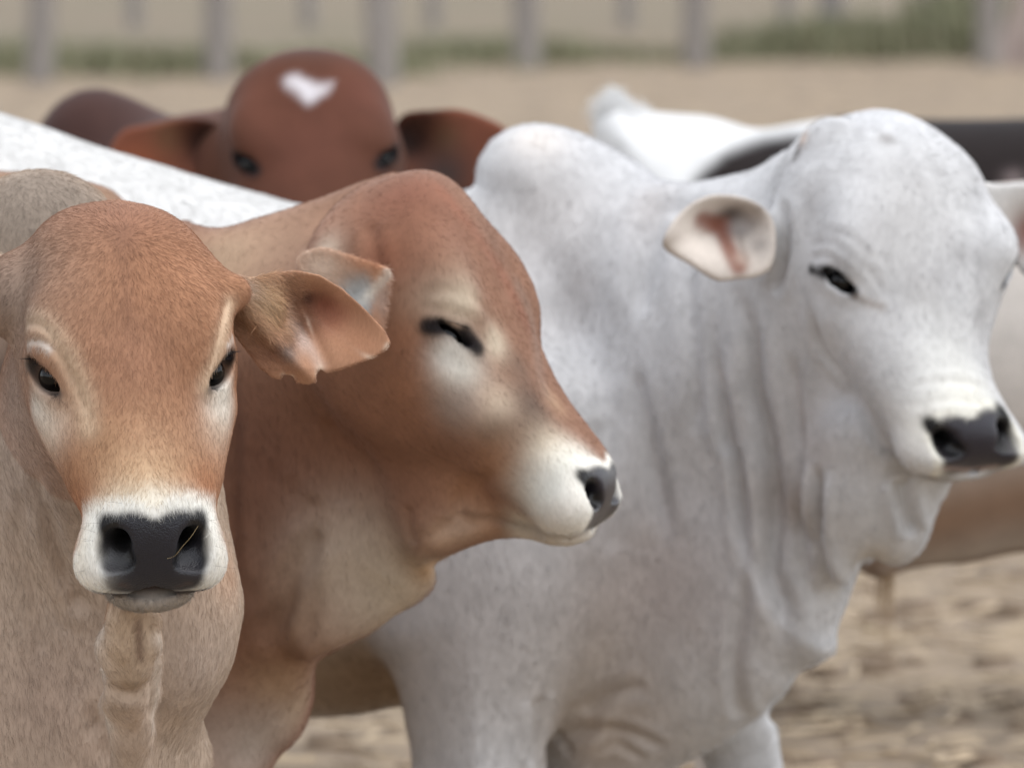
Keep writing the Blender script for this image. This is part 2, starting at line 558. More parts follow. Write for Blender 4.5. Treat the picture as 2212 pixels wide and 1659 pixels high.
def eyeball(P, s, parent, r=.0365, wide=1., warp=None):
    n_, m_ = 24, 16
    V, Q = [], []
    e, nrm, R = eye_frame(P, s, wide)
    for i in range(m_ + 1):
        th = math.pi * i / m_
        for j in range(n_):
            ph = 2 * math.pi * j / n_
            q = np.array([math.cos(th), math.sin(th) * math.cos(ph), math.sin(th) * math.sin(ph)])
            bul = 1 + .06 * math.exp(-((th) / .55) ** 2)
            V.append(R @ q * r * P.L * bul + e)
    for i in range(m_):
        for j in range(n_):
            a = i * n_ + j; b = i * n_ + (j + 1) % n_
            Q.append((a, b, b + n_, a + n_))
    V = np.array(V)
    if warp: V = warp(V)
    return make_mesh('eye', V, np.array(Q), M_EYE, parent)

def strands(name, R, D, N, length, rad, col, mat, parent, seg=4, lift=.28, bend=-.5, jit=.25):
    """short hair as real curves: roots R, lie direction D, surface normals N"""
    n = len(R)
    lg = length * rng.uniform(.6, 1.25, n)[:, None] if np.isscalar(length) else length[:, None]
    D = D + rng.normal(0, jit, (n, 3)); D -= N * (D * N).sum(1)[:, None]
    D /= np.linalg.norm(D, axis=1)[:, None] + 1e-9
    P = np.zeros((n, seg, 3))
    for k in range(seg):
        t = k / (seg - 1)
        P[:, k] = R + D * lg * t + N * lg * (lift * t + bend * lift * t * t) - N * .0006
    cu = bpy.data.hair_curves.new(name)
    cu.add_curves([seg] * n)
    cu.attributes['position'].data.foreach_set('vector', P.astype(np.float32).ravel())
    ra = cu.attributes.get('radius') or cu.attributes.new('radius', 'FLOAT', 'POINT')
    prof = np.tile(np.linspace(1, .25, seg), n) * rad
    ra.data.foreach_set('value', prof.astype(np.float32))
    ca = cu.attributes.new('coat', 'FLOAT_COLOR', 'CURVE')
    ca.data.foreach_set('color', np.hstack([np.clip(col, 0, 1), np.ones((n, 1))]).astype(np.float32).ravel())
    cu.materials.append(mat)
    o = bpy.data.objects.new(name, cu)
    COL.objects.link(o)
    if parent is not None: o.parent = parent
    return o

def mat_fur(name='fur'):
    m = bpy.data.materials.new(name); m.use_nodes = True
    n = m.node_tree; b = n.nodes['Principled BSDF']
    at = n.nodes.new('ShaderNodeAttribute'); at.attribute_name = 'coat'
    n.links.new(at.outputs['Color'], b.inputs['Base Color'])
    b.inputs['Roughness'].default_value = .6
    b.inputs['Specular IOR Level'].default_value = .3
    b.inputs['Transmission Weight'].default_value = 0.
    return m
M_FUR = mat_fur()

def pick(s, n, dens, facing=-.35):
    """random places on the skin, with density per vertex; only the sides turned to where people stand"""
    Q, V = s.Q, s.V
    a = np.linalg.norm(np.cross(V[Q[:, 2]] - V[Q[:, 0]], V[Q[:, 3]] - V[Q[:, 1]]), axis=1)
    wq = a * dens[Q].mean(1)
    view = V[Q].mean(1) - np.array([0, 0, CAM_H]); view /= np.linalg.norm(view, axis=1)[:, None]
    wq *= (s.N[Q].mean(1) * view).sum(1) < -facing
    c = np.cumsum(wq); i = np.searchsorted(c, rng.uniform(0, c[-1], n))
    u, v = rng.uniform(0, 1, n), rng.uniform(0, 1, n)
    wt = np.stack([(1 - u) * (1 - v), u * (1 - v), u * v, (1 - u) * v], 1)
    q = Q[i]
    f = lambda A: (A[q] * wt[..., None]).sum(1)
    N = f(s.N); N /= np.linalg.norm(N, axis=1)[:, None]
    return f(V), N, f(s.C), i

def warp_pts(pairs, sig=.08, lam=.10):
    """pairs of (place in the world, photo pixel it should be seen at): one gentle affine push and a smooth remainder"""
    A = np.array([p[[0, 2]] for p, t in pairs])
    B = np.array([W(t[0], t[1], p[1])[[0, 2]] for p, t in pairs])
    c = A.mean(0)
    H = np.hstack([A - c, np.ones((len(A), 1))])
    K = np.linalg.solve(H.T @ H + np.diag([.5, .5, 1e-6]), H.T @ (B - A))
    Rs = (B - A) - H @ K
    G = np.exp(-((A[:, None] - A[None]) ** 2).sum(2) / sig ** 2) + lam * np.eye(len(A))
    Wt = np.linalg.solve(G, Rs)
    def f(V, wt=None):
        V = np.array(V, float)
        D = np.hstack([V[:, [0, 2]] - c, np.ones((len(V), 1))]) @ K
        for i in range(len(A)):
            D += np.exp(-((V[:, [0, 2]] - A[i]) ** 2).sum(1) / sig ** 2)[:, None] * Wt[i]
        if wt is not None: D *= wt[:, None]
        V[:, [0, 2]] += D
        return V
    return f

def patch(s, poly, Y, col, soft, shift=0., ymax=1e9):
    """a coat marking with an outline of its own, on the side of the body turned to us"""
    hp = outline(poly, Y)
    lo, hi = hp.min(0) - .05, hp.max(0) + .05
    xs, zs = np.arange(lo[0], hi[0], .004), np.arange(lo[1], hi[1], .004)
    D = sdf2(hp, xs, zs)
    x, z = s.V[:, 0] * Y / s.V[:, 1], CAM_H + (s.V[:, 2] - CAM_H) * Y / s.V[:, 1]
    i = np.clip(((x - xs[0]) / .004).astype(int), 0, len(xs) - 1); j = np.clip(((z - zs[0]) / .004).astype(int), 0, len(zs) - 1)
    t = np.clip(.5 - (D[i, j] + shift) / soft, 0, 1) * (s.V[:, 1] < ymax)
    s.C = s.C * (1 - t[:, None]) + srgb(col) * t[:, None]

def smooth_step(x, a, b):
    t = np.clip((x - a) / (b - a), 0, 1)
    return t * t * (3 - 2 * t)

def pad_paint(s, P, col='3d3539', ring='d9d6cc', rim='2a2528', w_=1.0, h_=1.0, ringw_=(1.25, 1.75), chin='94887b', mouth=1.):
    """dark wet nose pad with its black edge and white ring"""
    d = s.q - np.array([0, .885, -.056])
    x = d[:, 0]; t = .69 * d[:, 1] - .72 * d[:, 2]; n = .72 * d[:, 1] + .69 * d[:, 2]
    wd = np.interp(t, [-.12, -.06, 0, .05, .1], [.100, .122, .122, .112, .110]) * w_
    top = -.078 * h_ + .012 * np.exp(-(x / .03) ** 2)
    a = (x / wd)
    r = np.sqrt(np.maximum(np.abs(a), 0) ** 4 + np.maximum(np.where(t < 0, t / top, t / .099), 0) ** 4) ** .5
    near = (n > -.12)
    ringw = (1 - smooth_step(r, *ringw_)) * near
    s.C = s.C * (1 - ringw[:, None]) + srgb(ring) * ringw[:, None]
    edge = (1 - smooth_step(r, .98, 1.22)) * near
    s.C = s.C * (1 - edge[:, None]) + srgb(rim) * edge[:, None]
    core = (1 - smooth_step(r, .80, 1.0)) * near
    s.C = s.C * (1 - core[:, None]) + srgb(col) * core[:, None]
    def seg(ax, at, bx, bt):
        ex, et = bx - ax, bt - at
        k = np.clip(((np.abs(x) - ax) * ex + (t - at) * et) / (ex * ex + et * et), 0, 1)
        return np.hypot(np.abs(x) - ax - k * ex, t - at - k * et)
    dn_ = seg(.108, -.048, .062, .026)
    dk = (1 - smooth_step(dn_, .014, .032)) * (n > -.3)
    s.C = s.C * (1 - dk[:, None]) + srgb('100e10') * dk[:, None]
    mo = mouth * np.exp(-((t - .106) / .014) ** 2) * (np.abs(x) < .135) * (n < -.012) * (n > -.3)
    ch = smooth_step(t, .104, .110) * smooth_step(-np.abs(x), -.125, -.11) * smooth_step(n, -.24, -.18) * (n < .02) * (t < .17)
    s.C = s.C * (1 - ch[:, None]) + srgb(chin) * ch[:, None]
    s.C = s.C * (1 - mo[:, None]) + srgb('2a2021') * mo[:, None]
    s.rough = s.rough * (1 - edge) + .35 * edge
    s.fur *= 1 - edge
    return r

def sheet(poly, Y, T, res, mid=None, ax=0., az=0., R=None, carve=(), adds=(), smooth=True, sm=1, depth=.12):
    """a thin curved skin flap with the given outline, hollowed and folded"""
    Pp = outline(poly, Y, smooth)
    lo, hi = Pp.min(0) - .012, Pp.max(0) + .012
    g = Grid(np.arange(lo[0], hi[0], res).astype(np.float32), np.arange(Y - depth, Y + depth, res).astype(np.float32), np.arange(lo[1], hi[1], res).astype(np.float32))
    g.plate(poly, Y, T, R or T * 1.3, ax, az, .002, 'u', mid, smooth)
    for f in adds: f(g)
    return surface(g, sm)

def sculpt_head(g, P, pairs, cut, wide=1., far=None, **kw):
    """finish a grid into a Skin with the head pushed onto its landmarks; cut = depth range where that push fades out"""
    V, Q = surface(g, 2)
    q0 = P.loc(V)
    wf = warp_pts(pairs) if pairs else None
    fm = 1 - smooth_step(np.linalg.norm((V - P.pt(0, .45, -.2)), axis=1), *cut)
    if wf: V = wf(V, fm)
    return V, Q, q0, wf

def eye_work(s, P, wf, wide, o, dark='1d191b', lashes=70, r=.0365, ln=.019, sides=(-1, 1), dab=.0085, ll=.024):
    for sd in sides:
        e, n, R = eye_frame(P, sd, wide)
        if wf: e = wf(e[None])[0]
        if o is None:
            for t in np.linspace(-1, 1.25, 12):
                s.dab(e + n * .014 + R[:, 1] * ll * t, 0, dab if t < 1 else dab * .7, dark, .95, 4)
            s.fur[np.linalg.norm(s.V - e, axis=1) < .026] *= .15
            continue
        eyeball(P, sd, o, r=r, wide=wide, warp=wf)
        up = R[:, 2] if R[2, 2] > 0 else -R[:, 2]
        k = lashes
        t = rng.uniform(-1.1, .35, k)
        Rr = e + n * (.0175 * np.sqrt(np.clip(1 - (t * .75) ** 2, .1, 1)))[:, None] + R[:, 1] * (t * .024)[:, None] + up * (.0125 * np.sqrt(np.clip(1 - (t / 1.15) ** 2, 0, 1)))[:, None]
        Dd = n * 1. - np.array([0, 0, .35]) + R[:, 1] * (t * .5)[:, None]
        Nn = np.tile(np.array([0, 0, -1.]), (k, 1))
        strands('eyelashes', Rr, Dd, Nn, rng.uniform(.7, 1.2, k) * ln, .00030, np.tile(srgb('201d20'), (k, 1)), M_FUR, o, seg=5, lift=.1, bend=-.8, jit=.06)

def pale_muzzle(s, col, u0=.72, u1=.84, z0=-1., u9=1.2):
    m = smooth_step(s.q[:, 1], u0, u1) * (s.q[:, 1] < 1.2) * (np.abs(s.q[:, 0]) < .3) * (s.q[:, 2] > -.42) * (s.q[:, 2] > z0) * (s.q[:, 1] < u9)
    s.C = s.C * (1 - m[:, None]) + srgb(col) * m[:, None]

def coat_fur(s, P, o, n, whorl, headlen=.0085, bodylen=.013, rad=.0002, hair_dark=.08, dark_k=.6, body_dir=(.15, -.2, -1.), cut=9.72, cj_=.16, body_d=.45):
    q = s.q
    hd = (q[:, 1] > -.1) & (np.abs(q[:, 0]) < .35) & (q[:, 2] > -.5) & (s.V[:, 1] < cut)
    R, N, C, qi = pick(s, n, s.fur * np.where(hd, 1., body_d))
    D = R - whorl
    dn = np.linalg.norm(D, axis=1)
    qq = q[s.Q[qi, 0]]
    inh = hd[s.Q[qi, 0]]
    wgt = smooth_step(dn, .10, .26)[:, None]
    D = D / (dn[:, None] + 1e-6) * (1 - wgt) + P.M[:, 1] * wgt * .9 + np.sign(qq[:, :1]) * P.M[:, 0] * .35 * np.exp(-(qq[:, :1] / .05) ** 2) * wgt
    D = np.where(inh[:, None], D, np.array([body_dir]))
    ln = np.where(inh, headlen, bodylen) * rng.uniform(.6, 1.3, len(R))
    cj = C * rng.lognormal(0, cj_, len(R))[:, None]
    dk = rng.uniform(0, 1, len(R)) < hair_dark
    cj[dk] *= dark_k
    strands('fur', R, D, N, ln, rad, cj, M_FUR, o)

# ================================================================== the foreground calf
def calf_front():
    P = Pose(290, 776, 9.42, .462, 22, 6, -4.0)
    x0, x1 = W(-20, 800, 9.4)[0], W(540, 800, 9.4)[0]
    g = Grid(axis(-1.35, -.2, x0, x1, .0028, .02), axis(9.1, 11.1, 9.18, 9.72, .0032, .022), axis(.0, 1.42, .83, 1.30, .0028, .018))
    A = lambda x, y, z: np.array([x, y, z])
    # trunk, going back to the left
    g.ell(A(-.60, 10.15, .84), (.20, .34, .30), None, .05)
    g.ell(A(-.78, 10.55, .84), (.22, .36, .28), np.array([[.92, -.39, 0], [.39, .92, 0], [0, 0, 1]]), .12)
    g.ell(W(85, 560, 10.12), (.105, .13, .105), None, .06)
    # neck
    g.cap(P.pt(0, .34, -.26), W(150, 950, 10.02), .095, .16, .06)
    g.cap(P.pt(0, .36, -.30), W(110, 1250, 9.95), .085, .18, .08)
    g.plate([(-160, 640), (60, 600), (180, 760), (300, 900), (400, 1010), (450, 1080), (487, 1180), (516, 1260), (519, 1330), (502, 1430), (462, 1510),
             (425, 1580), (398, 1640), (400, 1760), (380, 1900), (80, 1950), (-160, 1800)], 9.84, .17, .13, k=.05)
    g.ell(W(370, 1290, 9.74), (.066, .08, .12), None, .05)
    g.ell(W(22, 660, 9.54), (.034, .05, .040), None, .03)          # root of the far ear
    g.cap(P.pt(.19, .24, -.10), W(520, 632, 9.50), .026, .016, .02)          # root of the near ear
    # dewlap hanging in folds under the chin
    dl = [W(290, 1290, 9.49), W(278, 1400, 9.52), W(276, 1480, 9.54), W(281, 1570, 9.57), W(286, 1760, 9.63)]
    g.chain(dl, [.024, .030, .028, .021, .026], .022)
    g.chain([W(266, 1322, 9.48), W(266, 1372, 9.486), W(296, 1430, 9.495)], [.012, .013, .011], .012)
    g.chain([W(330, 1322, 9.48), W(326, 1368, 9.486), W(305, 1435, 9.495)], [.011, .012, .010], .012)
    # forelegs and hind legs
    for (px, y) in ((60, 9.95), (320, 9.92)):
        t = W(px, 1640, y)
        g.chain([t, A(t[0], y, .45), A(t[0], y - .01, .38), A(t[0], y, .12), A(t[0], y - .03, .02)], [.075, .05, .048, .032, .045], .03)
    for dx in (-.16, .12):
        g.chain([A(-.85 + dx, 10.8, .8), A(-.85 + dx, 10.75, .5), A(-.85 + dx, 10.85, .4), A(-.85 + dx, 10.8, .02)], [.13, .07, .045, .04], .04)
    head(g, P, wide=.98, mus=1.06)
    ev = {sd: eye_frame(P, sd, .98) for sd in (-1, 1)}
    V, Q, q0, wf = sculpt_head(g, P, [(P.pt(0, .02, -.02), (265, 420)), (P.pt(-.2, .12, -.05), (85, 490)), (P.pt(.2, .12, -.05), (415, 495)),
                   (ev[-1][0] + ev[-1][1] * .018, (93, 812)), (ev[1][0] + ev[1][1] * .018, (477, 800)),
                   (front(P, 0, 0), (335, 1188)), (front(P, -.11, -.07), (238, 1123)), (front(P, .11, -.07), (430, 1115)),
                   (front(P, 0, .096), (330, 1263)), (front(P, -.15, .08, -.06), (176, 1240)), (front(P, .15, .08, -.06), (472, 1235)),
                   (P.pt(0, .93, -.275), (322, 1312))], (.36, .46))
    s = Skin(V, Q, 'b09a85')
    s.q = q0
    # skin folds
    s.crease([(55, 700), (90, 705), (135, 765), (170, 850), (190, 910)], .005, .0022)
    s.crease([(60, 735), (95, 738), (130, 775), (155, 830)], .004, .002)
    s.crease([(492, 640), (480, 690), (470, 740), (452, 800)], .005, .002)
    for k, (a, b, c) in enumerate(((70, 1010, 205), (40, 1050, 150), (100, 1080, 225), (20, 1100, 90))):
        s.crease([(a, b), (a + 30, b + 120), (a + 60, b + 220), (c, b + 330)], .010, .005)
    s.crease([(220, 1330), (215, 1450), (205, 1560), (225, 1650)], .012, .008)
    s.crease([(338, 1330), (335, 1450), (325, 1560)], .010, .006)
    s.crease([(236, 1470), (262, 1492), (300, 1490), (322, 1462)], .008, .004)
    s.renew()
    q = s.q
    hd = (q[:, 1] > -.1) & (np.abs(q[:, 0]) < .35) & (q[:, 2] > -.5) & (s.V[:, 1] < 9.72) & (q[:, 1] - .35 * q[:, 2] < 1.06)
    s.C[hd] = srgb('a37350')
    s.dab(265, 480, .09, '8f6047', .9); s.dab(265, 640, .09, 'a8744f', .8)
    s.dab(268, 505, .022, '7a5038', .6); s.stroke([(262, 430), (266, 520), (272, 620), (284, 740)], .010, '80553c', .45); s.dab(285, 780, .06, 'a8785a', .8); s.dab(300, 950, .05, 'b98c68', .8)
    s.dab(310, 1050, .045, 'cfae86', .8, sx=1.5); s.dab(180, 1090, .035, 'a5673c', .7); s.dab(440, 1050, .03, 'a8683c', .6)
    s.dab(215, 960, .03, 'a87c54', .5); s.dab(150, 1010, .025, '94643e', .5)
    for c in ((80, 880), (100, 915), (482, 850), (480, 890)):
        s.dab(*c, .022, 'd8d2c6', .9)
    for c in ((100, 950), (130, 900), (470, 930)):
        s.dab(*c, .028, 'c6ac94', .6)
    s.stroke([(60, 690), (95, 700), (140, 760), (180, 850), (190, 920)], .014, 'cfb393', .75)
    s.stroke([(497, 660), (485, 710), (468, 770), (448, 830)], .011, 'cfb393', .75)
    s.stroke([(60, 742), (82, 740), (105, 754)], .005, 'd8d2ca', .7)
    s.stroke([(503, 728), (498, 738), (492, 748)], .004, 'd8d2ca', .7)
    pale_muzzle(s, 'd9d4cb', .83, .88, -.25, 1.02)
    s.stroke([(330, 1085), (250, 1090), (200, 1130), (190, 1200), (185, 1250)], .020, 'dccfb6', .9)
    s.stroke([(330, 1085), (410, 1085), (450, 1130), (460, 1240)], .016, 'dfd6c4', .9)
    pad_paint(s, P, '1b1b24', 'dedbd2', '1d1c22', ringw_=(1.25, 1.6), w_=.93, h_=.95)
    s.dab(400, 1228, .010, '222026', .95, 3); s.dab(415, 1200, .009, '222026', .9, 3); s.dab(424, 1214, .010, '29262a', .95, 3); s.dab(418, 1235, .007, '3a3639', .8)
    s.dab(410, 1224, .012, '242227', .95, 3)
    for c_ in ((410, 1222), (428, 1205)): s.fur *= 1 - np.exp(-(np.linalg.norm(s.V - s.at(*c_), axis=1) / .016) ** 4)
    s.dab(185, 1245, .022, 'e2ded6', .8); s.dab(470, 1238, .010, 'e6e3dc', .7); s.dab(424, 1214, .013, '1f1e23', .95, 3); s.dab(405, 1236, .012, '29272c', .9, 3); s.dab(240, 1225, .010, '242227', .8, 3)
    s.stroke([(262, 1262), (330, 1266), (410, 1259)], .0035, '3a2d2c', .9)
    eye_work(s, P, wf, .98, None, dab=.0105)
    # body coat
    s.dab(W(292, 1340, 9.48), 0, .045, 'b59d86', .9, 3)
    s.dab(95, 450, .10, '857769', .95, 4); s.dab(30, 640, .09, '8a7a6d', .8); s.dab(30, 850, .09, '98877b', .7); s.dab(60, 1050, .10, 'a39186', .6)
    s.dab(430, 1300, .08, 'b79f8a', .8); s.dab(492, 1235, .035, 'c09a7c', .7); s.dab(100, 1350, .10, 'b19b88', .7)
    s.dab(100, 1520, .08, 'a58c7c', .6); s.dab(420, 1450, .05, 'b5a294', .7); s.dab(230, 1620, .06, 'b9a08c', .6)
    s.stroke(np.array([W(245, 1338, 9.47), W(290, 1340, 9.47), W(345, 1336, 9.47)]), .016, 'b59d86', 1., 5)
    for q_ in (1360, 1420, 1480, 1540, 1600): s.dab(W(282, q_, 9.54), 0, .05, 'b8a08c', .45)
    s.dab(278, 1400, .035, 'b79a7a', .6, sz=1.8); s.dab(285, 1478, .016, '9c8062', .6, sx=1.4); s.dab(285, 1560, .02, 'ae947c', .5)
    s.stroke([(222, 1360), (222, 1450), (232, 1560)], .010, 'cdbfb0', .7); s.stroke([(342, 1380), (340, 1460), (332, 1560)], .008, 'cdbfb0', .6)
    s.stroke([(299, 1345), (301, 1395), (304, 1420)], .005, '6a4c3a', .7)
    o = make_mesh('calf', s.V, s.Q, M_COAT, None, s.attrs())
    tag(o, 'tan calf facing us with a reddish forehead and notched ear', 'calf', 'cattle standing in the pen')
    eye_work(s, P, wf, .98, o)
    # ear with its clipped notches
    ear = [(440, 600), (480, 585), (515, 592), (545, 599), (590, 590), (640, 585), (690, 595), (740, 625), (790, 670), (830, 710), (843, 735), (838, 750), (810, 770), (770, 785),
           (730, 800), (705, 806), (692, 797), (685, 803), (682, 825), (665, 831), (640, 828), (631, 812), (612, 808), (604, 821), (590, 818), (560, 795), (530, 755), (505, 722), (470, 700), (440, 660)]
    c1, c2, c3 = W(690, 660, 9.6), W(600, 730, 9.6), W(560, 640, 9.6)
    def mid(X, Z):
        r1 = ((X - c1[0] + (Z - c1[2]) * .6) / .05) ** 2 + ((Z - c1[2]) / .035) ** 2
        tip = np.clip((X - c3[0]) / .15, -.3, 1.1)
        f1 = ((X - c2[0]) + (Z - c2[2]) * .9) / .014
        return .045 * np.exp(-r1) - .026 * np.exp(-((X - c3[0]) ** 2 + (Z - c3[2]) ** 2) / .03 ** 2) - .020 * np.exp(-f1 ** 2) * np.exp(-((Z - c2[2]) / .05) ** 2) + .012 * np.exp(-((X - c1[0] + .012 + (Z - c1[2] + .02) * .5) / .008) ** 2) * np.exp(-((Z - c1[2] + .02) / .03) ** 2) - .02 * tip ** 2 + .3 * np.maximum(c2[2] - .03 - Z, 0)
    Ve, Qe = sheet(ear, 9.55, .0024, .0013, mid, depth=.09, smooth=False)
    se = Skin(Ve, Qe, 'a87a5a')
    se.stroke([(500, 640), (560, 600), (640, 588), (740, 628), (838, 725)], .010, 'b98a68', .8)
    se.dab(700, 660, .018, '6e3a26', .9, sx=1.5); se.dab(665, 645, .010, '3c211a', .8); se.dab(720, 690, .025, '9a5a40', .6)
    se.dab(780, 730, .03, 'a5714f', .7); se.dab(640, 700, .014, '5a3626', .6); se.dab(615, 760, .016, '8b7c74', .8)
    se.dab(560, 640, .03, 'b99a72', .8); se.dab(512, 620, .014, 'cfc0b0', .8)
    se.stroke([(600, 650), (650, 720), (690, 790)], .007, 'c0a494', .6)
    se.stroke([(838, 745), (800, 774), (740, 797), (705, 806), (692, 797), (685, 803), (680, 826), (650, 831), (631, 812), (612, 808), (602, 821), (575, 808)], .0030, 'd2b8a0', .9)
    se.dab(600, 700, .018, 'b48f6c', .7); se.dab(650, 735, .012, 'cbb6aa', .6, sz=1.8); se.dab(575, 760, .02, '9a6a4e', .6)
    oe = make_mesh('ear', se.V, se.Q, M_COAT, o, se.attrs())
    # the other ear, mostly out of frame
    ear2 = [(-190, 760), (-150, 690), (-80, 640), (-20, 640), (15, 660), (24, 700), (22, 760), (14, 830), (-30, 850), (-100, 830), (-160, 800)]
    Vf, Qf = sheet(ear2, 9.62, .005, .003, lambda X, Z: .02 * np.exp(-((X + .58) / .05) ** 2), depth=.06)
    sf = Skin(Vf, Qf, '9c8676'); sf.dab(5, 800, .02, '5c4c44', .7)
    make_mesh('ear', sf.V, sf.Q, M_COAT, o, sf.attrs())
    coat_fur(s, P, o, 330000, s.at(268, 508), rad=.00016, dark_k=.68, cj_=.14)
    # pale hair growing out of the ear
    Re, Ne, Ce, _ = pick(se, 26000, np.ones(len(se.V)))
    e0 = W(500, 600, 9.55)
    De = np.array([[.75, 0, -.55]]) + 0 * Re
    ax_ = to_px(Re)
    near = np.exp(-((ax_[0] - 575) / 55) ** 2 - ((ax_[1] - 660) / 75) ** 2)
    le = .0035 + .036 * near * rng.uniform(.3, 1, len(Re))
    ce = Ce * rng.lognormal(0, .2, len(Re))[:, None] * (1 + .45 * near[:, None] * rng.uniform(-.6, 1.6, len(Re))[:, None])
    strands('ear_hair', Re, De, Ne, le, .00020, ce, M_FUR, oe, seg=5, lift=.35, bend=-.6)
    # whiskers
    q = []
    for a, b in [(200, 1150), (190, 1180), (185, 1210), (205, 1120), (230, 1095), (195, 1235), (260, 1090), (215, 1165), (455, 1130), (462, 1160), (465, 1190), (468, 1215), (450, 1110), (300, 1300), (350, 1305), (270, 1296), (380, 1298)]:
        for _ in range(1):
            q.append(s.at(a + rng.normal(0, 6), b + rng.normal(0, 6)))
    q = np.array(q)
    Dq = np.stack([np.sign(q[:, 0] - P.pt(0, .8, 0)[0]), np.full(len(q), -.5), rng.normal(-.1, .3, len(q))], 1)
    strands('whiskers', q, Dq, np.tile(np.array([0, -1., 0]), (len(q), 1)), rng.uniform(.02, .045, len(q)), .00009, np.tile(srgb('3a3330'), (len(q), 1)), M_FUR, o, seg=5, lift=.5, bend=-.2, jit=.15)
    return o



def straw():
    m = mat_simple('dry_straw', '8f7a56', .6, .3)
    pts = [W(362, 1206, 9.262), W(378, 1200, 9.257), W(396, 1178, 9.253), W(412, 1160, 9.253), W(428, 1136, 9.260)]
    C = catmull(np.array(pts), False, 4)
    V, Q = [], []
    for i, c in enumerate(C):
        r = .0005 * (1 - .5 * i / len(C))
        for j in range(6):
            t = j * math.pi / 3
            V.append(c + np.array([r * math.cos(t), r * math.sin(t), r * .4 * math.sin(t + 1)]))
    for i in range(len(C) - 1):
        for j in range(6): Q.append((i * 6 + j, i * 6 + (j + 1) % 6, (i + 1) * 6 + (j + 1) % 6, (i + 1) * 6 + j))
    return tag(make_mesh('straw', np.array(V), np.array(Q), m), 'wisp of dry straw stuck on the wet nose of the front calf', 'straw')

# ================================================================== the red calf turned to the right
def ground_leg(g, x, y, ztop, r0, k=.04, off=.0):
    g.chain([np.array([x, y, ztop]), np.array([x, y, .47]), np.array([x, y - .02, .40]), np.array([x + off, y, .12]), np.array([x + off + .03, y - .03, .03])], [r0, .065, .06, .040, .055], k)

